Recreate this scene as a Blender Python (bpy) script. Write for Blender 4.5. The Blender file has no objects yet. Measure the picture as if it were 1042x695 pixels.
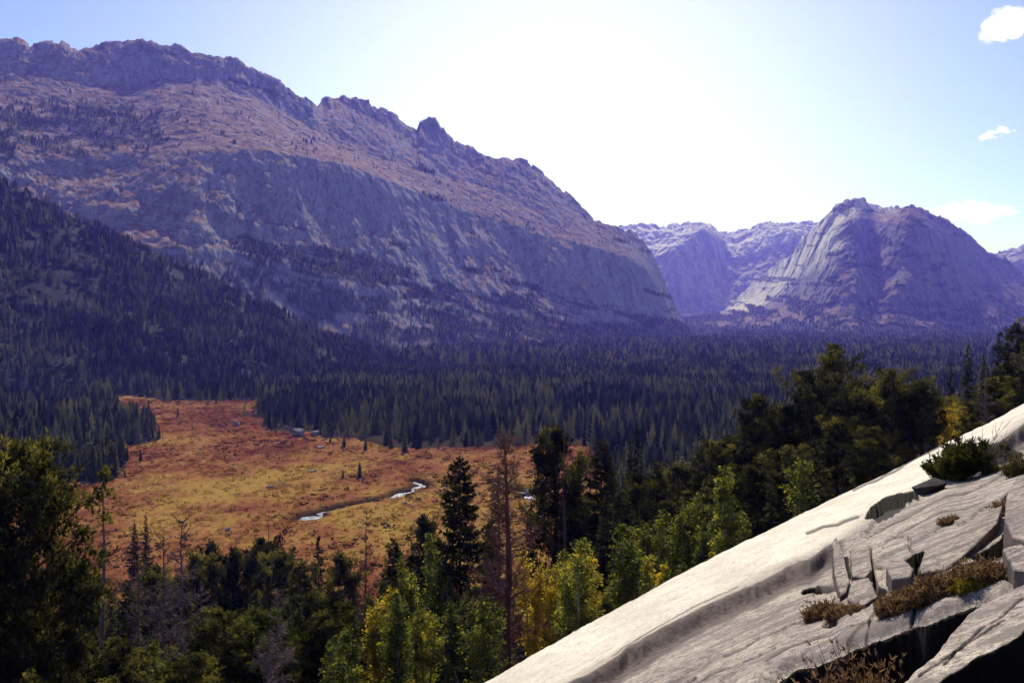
import bpy, bmesh, math, random
import numpy as np
random.seed(7)
rng = np.random.default_rng(7)
F, CX, HY = 1013.0, 521.0, 322.0            # focal length in photo pixels, centre column, horizon row
VZ = -60.0                                   # valley floor below the viewpoint
col = bpy.context.scene.collection

# ------------------------------------------------------------------ noise
def _h(ix, iy, iz, s):
    n = (ix.astype(np.int64) * 374761393 + iy.astype(np.int64) * 668265263 + iz.astype(np.int64) * 2147483647 + s * 1274126177) & 0xffffffff
    n = ((n ^ (n >> 13)) * 1274126177) & 0xffffffff
    n = ((n ^ (n >> 16)) * 2246822519) & 0xffffffff
    return ((n ^ (n >> 15)) & 0xffffff) / float(0xffffff)
def vnoise(x, y, z=None, s=0):
    x = np.asarray(x, float); y = np.asarray(y, float)
    z = np.zeros_like(x) if z is None else np.asarray(z, float)
    x, y, z = np.broadcast_arrays(x, y, z)
    ix, iy, iz = np.floor(x), np.floor(y), np.floor(z)
    fx, fy, fz = x - ix, y - iy, z - iz
    fx = fx*fx*fx*(fx*(fx*6-15)+10); fy = fy*fy*fy*(fy*(fy*6-15)+10); fz = fz*fz*(3-2*fz)
    r = 0
    flat = not np.any(z)
    for dz in ((0,) if flat else (0, 1)):
        for dy in (0, 1):
            for dx in (0, 1):
                w = (fx if dx else 1-fx) * (fy if dy else 1-fy) * (1 if flat else (fz if dz else 1-fz))
                r = r + w * _h(ix+dx, iy+dy, iz+dz, s)
    return r*2-1
def fbm(x, y, z=None, o=5, s=0, g=0.5, ridged=False):
    a, r, t = 1.0, 0, 0
    for k in range(o):
        n = vnoise(x*2**k+k*17.3, y*2**k-k*9.1, None if z is None else z*2**k+k*3.3, s+k)
        if ridged: n = 1-2*np.abs(n)
        r = r + a*n; t += a; a *= g
    return r/t
def cells(x, y, s=0):
    """nearest cell id value, and distance to the border between cells"""
    ix, iy = np.floor(x), np.floor(y)
    d1 = np.full(x.shape, 9.0); d2 = d1.copy(); idv = np.zeros(x.shape); tx = idv.copy(); ty = idv.copy()
    for dx in (-1, 0, 1):
        for dy in (-1, 0, 1):
            cx = ix+dx+_h(ix+dx, iy+dy, ix*0, s); cy = iy+dy+_h(ix+dx, iy+dy, ix*0, s+5)
            d = np.hypot(x-cx, y-cy); v = _h(ix+dx, iy+dy, ix*0, s+9)
            c = d < d1
            d2 = np.where(c, d1, np.minimum(d2, d)); idv = np.where(c, v, idv)
            tx = np.where(c, x-cx, tx); ty = np.where(c, y-cy, ty); d1 = np.where(c, d, d1)
    return idv, d2-d1, tx, ty
def sstep(a, b, x):
    t = np.clip((x-a)/(b-a), 0, 1); return t*t*(3-2*t)
def curve(pts):
    p = np.array(pts, float); return lambda x: np.interp(x, p[:, 0], p[:, 1])

# ------------------------------------------------------------------ objects
def tag(o, label=None, cat=None, group=None, kind=None):
    if label: o['label'] = label
    if cat: o['category'] = cat
    if group: o['group'] = group
    if kind: o['kind'] = kind
    return o
def link(name, me, mat=None, parent=None):
    o = bpy.data.objects.new(name, me)
    if mat is not None and me is not None and not me.materials: me.materials.append(mat)
    col.objects.link(o)
    if parent is not None: o.parent = parent
    return o
def np_mesh(name, V, Fc, smooth=False, cols=None):
    me = bpy.data.meshes.new(name)
    V = np.ascontiguousarray(V, np.float32); Fc = np.ascontiguousarray(Fc, np.int32)
    me.vertices.add(len(V)); me.vertices.foreach_set('co', V.ravel())
    n, k = Fc.shape
    me.loops.add(n*k); me.loops.foreach_set('vertex_index', Fc.ravel())
    me.polygons.add(n); me.polygons.foreach_set('loop_start', np.arange(0, n*k, k, dtype=np.int32))
    me.polygons.foreach_set('use_smooth', np.full(n, smooth, dtype=bool))
    me.update(calc_edges=True)
    if cols is not None:
        for an, arr in cols.items():
            at = me.attributes.new(an, 'FLOAT_COLOR', 'POINT')
            arr = np.asarray(arr, np.float32)
            if arr.ndim == 1: arr = np.stack([arr]*3, 1)
            at.data.foreach_set('color', np.concatenate([arr, np.ones((len(arr), 1), np.float32)], 1).ravel())
    return me
def grid_faces(nr, nc):
    i = np.arange(nr-1)[:, None]*nc+np.arange(nc-1)[None]
    return np.stack([i, i+1, i+nc+1, i+nc], -1).reshape(-1, 4)
def at_px(px, d): return (px-CX)/F*d

# ------------------------------------------------------------------ materials
class Mat:
    def __init__(s, name):
        s.m = bpy.data.materials.new(name); s.m.use_nodes = True; s.t = s.m.node_tree
        s.t.nodes.clear(); s.out = s.t.nodes.new('ShaderNodeOutputMaterial')
    def n(s, ty, **kw):
        nd = s.t.nodes.new(ty)
        for k, v in kw.items():
            if k.startswith('i_'):
                key = k[2:]; key = int(key) if key.isdigit() else key.replace('_', ' ')
                if hasattr(v, 'is_output'): s.t.links.new(v, nd.inputs[key])
                else: nd.inputs[key].default_value = v
            else: setattr(nd, k, v)
        return nd
    def geo(s): return s.n('ShaderNodeNewGeometry')
    def pos(s, scale=(1, 1, 1), obj=False):
        src = s.n('ShaderNodeTexCoord').outputs['Object'] if obj else s.geo().outputs['Position']
        return s.n('ShaderNodeMapping', i_Vector=src, i_Scale=scale).outputs[0]
    def noise(s, vec, scale, detail=6, rough=.6, dist=0):
        return s.n('ShaderNodeTexNoise', i_Vector=vec, i_Scale=scale, i_Detail=detail, i_Roughness=rough, i_Distortion=dist).outputs['Fac']
    def ramp(s, fac, stops):
        r = s.n('ShaderNodeValToRGB', i_Fac=fac); e = r.color_ramp.elements
        while len(e) < len(stops): e.new(0.5)
        for q, (p, c) in zip(e, stops):
            q.position = p; q.color = tuple(c)+(1,) if isinstance(c, tuple) else (c, c, c, 1)
        return r.outputs['Color']
    def mix(s, fac, a, b, mode='MIX'):
        nd = s.n('ShaderNodeMix', data_type='RGBA', blend_type=mode)
        for i, v in ((0, fac), (6, a), (7, b)):
            if hasattr(v, 'is_output'): s.t.links.new(v, nd.inputs[i])
            elif i == 0: nd.inputs[i].default_value = v
            else: nd.inputs[i].default_value = tuple(v)+(1,) if len(v) == 3 else v
        return nd.outputs[2]
    def math(s, op, a, b=0.0):
        nd = s.n('ShaderNodeMath', operation=op)
        for i, v in ((0, a), (1, b)):
            if hasattr(v, 'is_output'): s.t.links.new(v, nd.inputs[i])
            else: nd.inputs[i].default_value = v
        return nd.outputs[0]
    def attr(s, name): return s.n('ShaderNodeAttribute', attribute_name=name).outputs['Color']
    def bump(s, h, strength=.5, dist=1.0, normal=None):
        nd = s.n('ShaderNodeBump', i_Height=h, i_Strength=strength, i_Distance=dist)
        if normal is not None: s.t.links.new(normal, nd.inputs['Normal'])
        return nd.outputs[0]
    def surf(s, color, rough=.9, normal=None, spec=.2, transl=0.0, tcol=None):
        b = s.n('ShaderNodeBsdfPrincipled', i_Base_Color=color, i_Roughness=rough)
        b.inputs['Specular IOR Level'].default_value = spec
        if normal is not None: s.t.links.new(normal, b.inputs['Normal'])
        o = b.outputs[0]
        if transl:
            tr = s.n('ShaderNodeBsdfTranslucent', i_Color=tcol if tcol is not None else color)
            mx = s.n('ShaderNodeMixShader', i_0=transl, i_1=o, i_2=tr.outputs[0]); o = mx.outputs[0]
        s.t.links.new(o, s.out.inputs[0]); return s.m

def rock_material(name, scale, base, warm, bench, steep=(.62, .86), tree=(.028, .033, .022), streak=True):
    M = Mat(name)
    p = M.pos(); pv = M.pos((1, 1, .12))
    n1 = M.noise(p, scale*.25, 8, .65); n2 = M.noise(pv, scale, 7, .7, .6); n3 = M.noise(p, scale*2.2, 6, .7)
    c = M.ramp(n1, [(.3, base), (.55, tuple(b*.8 for b in base)), (.72, warm)])
    c = M.mix(M.ramp(n2, [(.36, .75), (.52, 0.0), (1, 0.0)]), c, tuple(b*.3 for b in base))
    n5 = M.noise(M.pos((1, 1, .07)), scale*4, 5, .7, .8); n6 = M.noise(M.pos((1, 1, .3)), scale*.5, 4, .6)
    c = M.mix(M.math('MULTIPLY', M.ramp(n5, [(.42, .8), (.54, 0.0)]), M.ramp(n6, [(.4, 1.0), (.6, .25)])), c, tuple(b*.35 for b in base))
    c = M.mix(M.ramp(n3, [(.45, 0.0), (.7, .45)]), c, tuple(b*1.3 for b in base))
    nz = M.n('ShaderNodeSeparateXYZ', i_0=M.geo().outputs['Normal']).outputs[2]
    nzn = M.math('ADD', nz, M.math('MULTIPLY', M.math('SUBTRACT', n3, .5), .7))
    up = M.ramp(nzn, [(steep[0], 0.0), (steep[1], 1.0)])
    bcol = M.ramp(M.noise(p, scale*1.6, 6, .7), [(.36, tuple(b*.5 for b in bench)), (.52, bench), (.70, tuple(min(1, b*1.1) for b in base))])
    c = M.mix(up, c, bcol)
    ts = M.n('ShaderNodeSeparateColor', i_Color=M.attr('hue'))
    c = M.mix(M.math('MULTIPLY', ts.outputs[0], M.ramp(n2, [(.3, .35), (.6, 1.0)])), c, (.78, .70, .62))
    c = M.mix(M.math('MULTIPLY', ts.outputs[1], M.ramp(n3, [(.35, .4), (.6, 1.0)])), c, (.25, .135, .085))
    c = M.mix(M.attr('veg'), c, tree)
    nn = M.bump(n2, 1, 14/scale*.02); nn = M.bump(n5, .8, 3/scale*.02, nn)
    nn = M.bump(n3, .8, 5/scale*.02, nn)
    return M.surf(c, .95, nn, .1)

def foliage_material(name, c_dark, c_mid, c_light, transl=.3, scale=.5, osc=.25):
    M = Mat(name)
    p = M.pos()
    n = M.noise(p, scale, 4, .6)
    info = M.n('ShaderNodeObjectInfo')
    f = M.math('ADD', n, M.math('MULTIPLY', M.math('SUBTRACT', info.outputs['Random'], .5), osc))
    at = M.n('ShaderNodeSeparateColor', i_Color=M.attr('tint')).outputs[0]
    f = M.math('ADD', f, M.math('MULTIPLY', M.math('SUBTRACT', at, .5), .55))
    c = M.ramp(f, [(.25, c_dark), (.5, c_mid), (.78, c_light)])
    return M.surf(c, .75, None, .15, transl, M.mix(1.0, c, (1.6, 1.55, .8), 'MULTIPLY'))
def bark_material(name, a, b, scale=6):
    M = Mat(name); n = M.noise(M.pos((1, 1, .2), True), scale, 6, .7)
    return M.surf(M.ramp(n, [(.3, a), (.65, b)]), .95, M.bump(n, .8, .05), .1)

mat_pine = foliage_material('pine_needles', (.008, .010, .004), (.042, .042, .013), (.20, .17, .04), .45)
mat_pine_green = foliage_material('fresh_pine_needles', (.012, .018, .005), (.06, .075, .014), (.18, .18, .03), .4)
mat_bush = foliage_material('bush_needles', (.010, .014, .004), (.045, .05, .012), (.13, .125, .025), .3)
mat_spruce = foliage_material('spruce_needles', (.007, .010, .005), (.034, .036, .014), (.12, .11, .035), .4)
mat_aspen_y = foliage_material('yellow_leaves', (.14, .12, .012), (.42, .33, .035), (.70, .50, .05), .5, 1.2)
mat_aspen_g = foliage_material('green_leaves', (.03, .038, .009), (.11, .125, .022), (.30, .275, .045), .5, 1.0)
mat_bark = bark_material('brown_bark', (.03, .018, .014), (.10, .06, .045))
mat_bark_red = bark_material('red_brown_dead_bark', (.09, .038, .028), (.30, .13, .095))
mat_bark_grey = bark_material('grey_dead_wood', (.09, .06, .06), (.24, .17, .17))
mat_bark_pale = bark_material('pale_aspen_bark', (.16, .13, .09), (.42, .38, .29))
mat_forest = foliage_material('forest_foliage', (.010, .015, .007), (.088, .092, .040), (.35, .31, .12), .45, .02, 0)
mat_forest_dark = foliage_material('shaded_forest_foliage', (.008, .012, .007), (.062, .066, .036), (.25, .225, .11), .42, .02, 0)  # darker copy of the forest foliage, shade put into its colour

# ------------------------------------------------------------------ terrain shape
def ground_z(x, y):
    x = np.asarray(x, float); y = np.asarray(y, float)
    fx = np.where(x > 0, .5*x, .25*x)
    hill = -2.6 - .335*y + fx + .0007*np.maximum(0, x-60)**2 + 1.2*fbm(x/14, y/14, o=3, s=3)
    hill = np.minimum(hill, 25) - .42*np.maximum(0, y-260) - .25*np.maximum(0, x-190)
    far = VZ + 1.1*fbm(x/120, y/120, o=3, s=5) + 3*sstep(600, 2500, y)*fbm(x/500, y/500, o=3, s=8)
    k = 5.0
    m = np.maximum(hill, far); return m + k*np.log1p(np.exp(-np.abs(hill-far)/k)) - .0*k
def gpt(px, py):                             # the point of the valley floor seen at a photo pixel
    d = -VZ*F/(py-HY); return at_px(px, d), d

# meadow outline on the valley floor
MEADOW = np.array([gpt(*p) for p in [(-60, 497), (60, 494), (118, 492), (128, 470), (112, 457), (168, 447), (160, 434), (138, 421), (106, 410), (128, 404), (165, 408), (205, 409), (240, 407), (262, 411), (252, 424), (270, 434),
          (300, 440), (345, 446), (400, 454), (470, 456), (548, 452), (610, 458), (620, 560), (560, 640), (-200, 640)]])
def in_poly(x, y, P):
    r = np.zeros(np.shape(x), bool); n = len(P)
    for i in range(n):
        x1, y1 = P[i]; x2, y2 = P[(i+1) % n]
        c = ((y1 > y) != (y2 > y)) & (x < (x2-x1)*(y-y1)/(y2-y1+1e-12)+x1); r ^= c
    return r
def meadow_mask(x, y):
    w = 9
    return in_poly(x + w*fbm(x/25, y/25, o=3, s=21), y + 1.6*w*fbm(x/25, y/25, o=3, s=22), MEADOW)

# stream across the meadow
STREAM = [np.array([gpt(*p) for p in L]) for L in (
    [(298, 531), (310, 527), (322, 523), (334, 519), (352, 514), (372, 510), (392, 506), (402, 503), (412, 499), (424, 496), (432, 491), (420, 487)],
    [(560, 508), (545, 504), (532, 499), (515, 494), (500, 488)])]
def dist_poly(x, y, L):
    r = np.full(np.shape(x), 1e9)
    for (x1, y1), (x2, y2) in zip(L[:-1], L[1:]):
        dx, dy = x2-x1, y2-y1
        t = np.clip(((x-x1)*dx+(y-y1)*dy)/(dx*dx+dy*dy), 0, 1)
        r = np.minimum(r, np.hypot(x-x1-t*dx, y-y1-t*dy))
    return r
def stream_dist(x, y): return np.minimum(dist_poly(x, y, STREAM[0]), dist_poly(x, y, STREAM[1]))

uu = np.concatenate([np.linspace(-3, -.72, 60)[:-1], np.linspace(-.72, .72, 900), np.linspace(.72, 3, 60)[1:]])
dd = np.concatenate([[-60, -20, 0.5], np.geomspace(3, 150, 150), np.geomspace(150, 700, 380)[1:], np.geomspace(700, 16000, 220)[1:]])
U, D = np.meshgrid(uu, dd); X = U*np.maximum(D, 25); Y = D
Z = ground_z(X, Y)
sd = stream_dist(X, Y)
POOLS = [gpt(*p) for p in ((316, 526), (408, 501), (428, 494), (540, 504))]
def pool_d(x, y): return np.minimum.reduce([np.hypot((x-a)*1.0, (y-b)*.55) for a, b in POOLS])
pd_ = pool_d(X, Y)
mm = meadow_mask(X, Y)
Z = Z + np.where(mm, .35*fbm(X/3.5, Y/6, o=3, s=31)+.25, 0) - np.maximum(2.3*np.exp(-(sd/2.4)**2), 1.9*np.exp(-(pd_/4.2)**4))
# keep the ground well under the granite slab
Z = np.where((D < 70) & (U > -.12), Z-1.5*sstep(70, 45, D)*sstep(-.12, -.02, U), Z)
Z -= 14*sstep(5000, 15000, D)
M = Mat('ground')
p = M.pos()
n_big = M.noise(M.pos((1, .55, 1)), .022, 5, .6, .4); n_mid = M.noise(M.pos((1, .5, 1)), .12, 6, .68, .5); n_f = M.noise(p, .7, 5, .7)
def wet(M, f):
    cx_, cy_ = gpt(395, 500)
    v = M.n('ShaderNodeMapping', i_Vector=M.geo().outputs['Position'], i_Location=(-cx_/75, -cy_/120, 0), i_Scale=(1/75, 1/120, 0)).outputs[0]
    L = M.n('ShaderNodeVectorMath', operation='LENGTH', i_0=v).outputs['Value']
    return M.math('ADD', f, M.n('ShaderNodeMapRange', i_0=L, i_1=0.0, i_2=1.3, i_3=.055, i_4=-.02).outputs[0])
f = wet(M, M.math('ADD', M.math('MULTIPLY', n_big, .55), M.math('MULTIPLY', n_mid, .45)))
mead = M.ramp(f, [(.36, (.10, .028, .016)), (.45, (.22, .07, .035)), (.52, (.31, .13, .05)), (.59, (.38, .22, .055)), (.69, (.40, .25, .06))])
mead = M.mix(M.ramp(n_f, [(.3, .75), (.55, 0.0)]), mead, (.09, .035, .015))
floor_ = M.ramp(n_mid, [(.3, (.02, .016, .012)), (.7, (.07, .05, .03))])
c = M.mix(M.attr('meadow'), floor_, mead)
c = M.mix(M.attr('bank'), c, (.035, .022, .014))
g = link('ground', np_mesh('ground', np.stack([X, Y, Z], -1).reshape(-1, 3), grid_faces(*X.shape), True,
     {'meadow': mm.astype(float).ravel(), 'bank': np.maximum(np.exp(-(sd/3.4)**4), np.exp(-(pd_/5.2)**6)).ravel()}), M.surf(c, 1, M.bump(n_f, .8, .6), 0))
tag(g, 'autumn meadow and forest floor of the broad valley', 'ground', kind='structure')

# ------------------------------------------------------------------ mountains
def smooth1(a, n, axis):
    for _ in range(n):
        a = np.moveaxis(a, axis, 0).copy(); b = a.copy(); b[1:-1] = .25*a[:-2]+.5*a[1:-1]+.25*a[2:]; a = np.moveaxis(b, 0, axis)
    return a
TERR = {}
def mountain(name, px0, px1, nc, rows, mat, label, shift=(60, 20), crag=(3.0, 12.0), zlen=400., seed=0, sm=6, veg=None, cliff=None, hue=None):
    """rows: (photo-row curve or None for a level z, depth curve, samples to the next row); a polar height sheet, real depths throughout"""
    px = np.linspace(px0, px1, nc); VV, DD = [], []
    for k, (py, d, n) in enumerate(rows):
        dk = curve(d)(px) if isinstance(d, list) else d(px)
        vk = (HY-curve(py)(px))/F if isinstance(py, list) else py/dk
        if k:
            v0, d0, n0 = prev
            t = np.linspace(0, 1, n0, endpoint=False)[:, None]
            VV.append(v0*(1-t)+vk*t); DD.append(d0*(1-t)+dk*t)
        prev = (vk, dk, n)
    VV.append(prev[0][None]); DD.append(prev[1][None])
    V = np.concatenate(VV); Dm = np.concatenate(DD)
    kidx = np.concatenate([np.full(len(a), i) for i, a in enumerate(VV)])
    tpar = np.concatenate([i+np.arange(len(a))/max(1, len(a)) for i, a in enumerate(VV)])[:, None]+0*V
    Dm = smooth1(Dm, sm, 0); V = smooth1(V, 3, 0)
    P = px[None]+0*V
    Xw = (P-CX)/F*Dm; Zw = V*Dm
    A, B = shift
    sc = np.median(Dm)/1500.
    env = 1.0
    if cliff is not None: env = cliff(tpar)
    dn = A*fbm(Xw/(190*sc), Dm/(300*sc), Zw/zlen, o=5, s=seed, ridged=True) + B*env*fbm(Xw/(28*sc), Dm/(60*sc), Zw/(zlen*.5), o=5, s=seed+9, g=.6, ridged=True)
    dn += .45*B*fbm(Xw/(12*sc), Dm/(14*sc), Zw/(16*sc), o=4, s=seed+19, g=.6)
    Dn = Dm+dn
    kc = len(rows)-2                          # crest row index
    ce = np.exp(-((tpar-kc)/.5)**2)
    cn, _, _, _ = cells(P/crag[1], tpar*7, seed); cn2, _, _, _ = cells(P/crag[1]*2.7+3, tpar*9, seed+3)
    V = V + crag[0]/F*ce*((cn-.5)*1.2+(cn2-.5)*.7) + 1.1/F*fbm(P/5, tpar*30, o=4, s=seed+4)*np.clip(tpar, 0, 1)
    Zw = V*Dn; Xw = (P-CX)/F*Dn
    PY = HY-V*F
    vg = np.zeros_like(V) if veg is None else veg(P, PY, tpar)
    o = link(name, np_mesh(name, np.stack([Xw, Dn, Zw], -1).reshape(-1, 3), grid_faces(*V.shape), True, {'veg': np.clip(vg, 0, 1).ravel()*.85, 'hue': np.zeros((V.size, 3)) if hue is None else np.stack([np.clip(a, 0, 1).ravel() for a in hue(P, PY, tpar)], 1)}), mat)
    tag(o, label, 'mountain', kind='structure')
    TERR[name] = (Xw, Dn, Zw, P, PY, tpar)
    return o

rock_left = rock_material('left_mountain_rock', .035, (.38, .345, .39), (.36, .30, .30), (.27, .135, .095))
rock_right = rock_material('right_mountain_rock', .014, (.25, .22, .245), (.28, .21, .20), (.22, .12, .085))
rock_far = rock_material('far_mountain_rock', .006, (.42, .40, .39), (.42, .36, .32), (.38, .29, .20), (.55, .75))
hill_mat = rock_material('hill_soil', .06, (.016, .016, .02), (.035, .028, .03), (.016, .014, .014))

crestL = [(-220, 75), (-120, 50), (-60, 52), (-20, 46), (0, 42), (18, 39), (32, 46), (50, 43), (62, 42), (82, 49), (95, 48), (110, 43), (130, 41), (150, 40), (168, 44), (185, 47), (200, 53), (215, 57),
          (240, 61), (262, 71), (285, 82), (300, 94), (312, 101), (323, 109), (327, 103), (335, 99), (350, 98), (365, 101), (375, 104), (390, 111), (402, 117), (412, 124), (424, 131), (427, 122),
          (436, 120), (446, 123), (455, 135), (470, 147), (490, 155), (505, 162), (511, 159), (525, 161), (545, 169), (560, 181), (575, 193), (590, 208), (605, 224), (622, 230), (640, 236),
          (655, 245), (663, 256), (671, 274), (679, 293), (689, 315), (700, 334), (712, 345), (740, 352)]
benchB = [(-220, 120), (0, 72), (50, 77), (100, 86), (130, 90), (160, 82), (200, 82), (230, 90), (260, 100), (300, 122), (345, 146), (400, 166), (450, 182), (500, 192), (555, 207), (600, 233), (640, 246), (655, 254),
          (663, 263), (671, 280), (679, 297), (689, 318), (700, 336), (712, 346), (740, 353)]
cliffT = [(-220, 190), (0, 160), (100, 158), (200, 153), (260, 153), (300, 158), (350, 168), (400, 186), (450, 206), (500, 224), (550, 238), (600, 250), (640, 262), (655, 272), (665, 285), (675, 303), (689, 324), (700, 338), (712, 347), (740, 353)]
cliffF = [(-220, 330), (0, 275), (100, 255), (200, 250), (300, 268), (400, 296), (450, 312), (500, 324), (560, 330), (620, 336), (665, 340), (712, 348), (740, 353)]
D0 = curve([(-220, 1080), (0, 1170), (200, 1350), (400, 1650), (600, 2150), (712, 2650), (740, 2750)])
def vegL(P, PY, t):
    n = fbm(P/24-PY/22, PY/13+P/90, o=5, s=40, g=.65)
    n2 = fbm(P/34-PY/20, PY/11-P/60, o=5, s=43, g=.65)
    foot = curve(cliffF)(P)
    band = np.exp(-((PY-foot+2)/30)**2)
    v = sstep(.0, .2, n2-.40+.62*band*sstep(180, 260, P))
    low = sstep(0, 18, PY-foot)*sstep(-.25, .1, n)*.9
    left = sstep(170, 60, P)*sstep(95, 112, PY)*sstep(.0, .25, n+.25)*sstep(175, 150, PY)
    mid = sstep(-.02, .18, fbm(P/16, PY/8, o=4, s=47)-.05)*sstep(330, 120, P)*sstep(95, 110, PY)*sstep(165, 150, PY)
    edge = np.exp(-((PY-340+(650-P)*.03)/7)**2)*sstep(430, 520, P)*sstep(-.35, 0, n)
    return np.maximum.reduce([v*sstep(100, 200, P), low, left, mid*.8, edge])
mountain('left_mountain', -220, 740, 1500, [
    (VZ-6, D0, 40),
    (cliffF, lambda p: D0(p)+170, 150),
    (cliffT, lambda p: D0(p)+170+205+55*np.sin(p/60)+70*sstep(250, 560, p), 160),
    (benchB, lambda p: D0(p)+400+430-150*sstep(300, 700, p), 60),
    (crestL, lambda p: D0(p)+400+430-150*sstep(300, 700, p)+95+150*sstep(318, 330, p)*sstep(640, 560, p), 40),
    ([(a, b+70) for a, b in crestL], lambda p: D0(p)+1350, 2)], rock_left,
    'long craggy granite mountain above the forest with sheer pale cliff and brown benches', shift=(55, 21), crag=(4.4, 14), sm=90, seed=11, veg=vegL,
    cliff=lambda t: .35+.65*np.exp(-((t-1.5)/.6)**2)+.4*np.exp(-((t-3.6)/.5)**2))

crestR = [(640, 345), (690, 322), (715, 320), (735, 319), (745, 312), (765, 291), (785, 273), (803, 262), (815, 244), (828, 229), (840, 219), (850, 209), (862, 204), (876, 202), (890, 206), (905, 208), (916, 211),
          (925, 209), (945, 214), (955, 222), (975, 232), (990, 242), (1005, 253), (1020, 263), (1035, 275), (1042, 281), (1100, 305), (1180, 316)]
def mixc(a, b, w, dy=0): return [(x, y*(1-w)+curve(b)(x)*w+dy) for x, y in a]
flatR = [(640, 336), (1180, 330)]
footR = [(640, 333), (690, 327), (740, 323), (800, 318), (850, 312), (900, 314), (960, 322), (1042, 326), (1180, 330)]
bandR = [(640, 331), (690, 325), (740, 316), (765, 304), (800, 282), (830, 256), (850, 238), (875, 222), (900, 226), (925, 216), (950, 236), (980, 262), (1020, 290), (1060, 306), (1180, 322)]
D0R = curve([(640, 3300), (760, 3300), (870, 2900), (1000, 3100), (1180, 3200)])
def turn(p): return 2100*sstep(862, 735, p)+900*sstep(935, 1080, p)+240*np.exp(-((p-893)/14)**2)
def vegR(P, PY, t):
    n = fbm(P/18, PY/5, o=4, s=60, g=.6)
    return np.maximum(sstep(.0, .18, n-.22+.5*sstep(300, 322, PY)+.25*sstep(760, 700, P)), sstep(328, 336, PY))
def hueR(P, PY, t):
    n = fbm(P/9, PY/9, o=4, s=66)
    lit = sstep(36, 8, np.abs(P-curve([(200, 900), (210, 872), (225, 838), (250, 835), (270, 812), (290, 782), (318, 745), (340, 740)])(PY)-0)+14*n)*sstep(322, 312, PY)  # sunlit left ridge and summit painted paler into the rock colour
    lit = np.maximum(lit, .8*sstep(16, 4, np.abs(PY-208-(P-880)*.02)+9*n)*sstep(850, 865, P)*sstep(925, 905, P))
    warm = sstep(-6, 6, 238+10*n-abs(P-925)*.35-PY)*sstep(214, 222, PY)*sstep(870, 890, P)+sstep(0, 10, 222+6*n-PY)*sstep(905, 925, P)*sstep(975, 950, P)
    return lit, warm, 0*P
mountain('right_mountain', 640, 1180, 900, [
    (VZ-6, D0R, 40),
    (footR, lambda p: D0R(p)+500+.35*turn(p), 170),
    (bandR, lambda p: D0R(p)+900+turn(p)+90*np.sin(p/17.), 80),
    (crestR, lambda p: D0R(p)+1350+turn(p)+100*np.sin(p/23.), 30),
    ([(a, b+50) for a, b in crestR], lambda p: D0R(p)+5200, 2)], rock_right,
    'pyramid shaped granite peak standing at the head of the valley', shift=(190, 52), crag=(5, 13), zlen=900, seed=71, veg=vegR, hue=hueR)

crestF = [(560, 235), (600, 234), (640, 228), (655, 226), (668, 229), (690, 229), (704, 227), (712, 226), (722, 229), (735, 239), (745, 235), (765, 232), (776, 228), (786, 224), (794, 229), (815, 227), (835, 226), (870, 232), (920, 238),
          (960, 244), (1000, 262), (1012, 258), (1024, 255), (1042, 250), (1070, 240), (1150, 250), (1250, 262)]
platF = [(560, 255), (640, 250), (665, 262), (700, 245), (715, 232), (735, 246), (745, 240), (780, 235), (835, 234), (1000, 270), (1042, 262), (1150, 262), (1250, 270)]
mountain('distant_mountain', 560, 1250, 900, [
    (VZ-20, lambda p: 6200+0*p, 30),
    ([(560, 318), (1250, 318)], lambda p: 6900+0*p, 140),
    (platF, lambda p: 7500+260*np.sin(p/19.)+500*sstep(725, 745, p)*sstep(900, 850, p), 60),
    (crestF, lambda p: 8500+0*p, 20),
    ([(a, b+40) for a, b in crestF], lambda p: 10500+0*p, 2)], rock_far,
    'hazy pale granite ridge far away behind the peak', shift=(250, 150), crag=(3.4, 9), zlen=1500, seed=91, hue=lambda P, PY, t: (1.0*sstep(8, -2, PY-curve([(560, 245), (640, 246), (665, 256), (700, 240), (715, 230), (735, 238), (745, 262), (790, 246), (835, 236), (1300, 240)])(P)+7*fbm(P/10, PY/6, o=3, s=3))*sstep(860, 840, P), 0*P, 0*P))  # plateau top painted pale as if sunlit

crestS = [(-260, 120), (-100, 150), (0, 186), (30, 200), (60, 214), (100, 233), (130, 246), (170, 262), (200, 276), (250, 303), (300, 328), (350, 350), (400, 366), (440, 376), (500, 384), (560, 390)]
DS = curve([(-260, 560), (0, 660), (200, 760), (400, 900), (560, 1100)])
def bareS(P, PY):                            # thinly wooded shaded slope near the left edge
    return np.maximum(np.exp(-(((P-70)/62)**2+((PY-285)/48)**2))*1.0, np.exp(-(((P-5)/40)**2+((PY-300)/45)**2)))
mountain('forested_hill', -260, 560, 420, [
    (VZ-3, DS, 60),
    ([(a, b*.42+.58*(HY+60*F/DS(a)*.9)) for a, b in crestS], lambda p: DS(p)+190, 60),
    (crestS, lambda p: DS(p)+420, 30),
    ([(a, b+40) for a, b in crestS], lambda p: DS(p)+560, 2)], hill_mat,
    'dark wooded spur sloping down to the valley below the long mountain', shift=(45, 9), crag=(9, 34), seed=31,
    veg=lambda P, PY, t: .8*(1-np.clip(bareS(P, PY)*1.5, 0, 1)))

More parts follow.
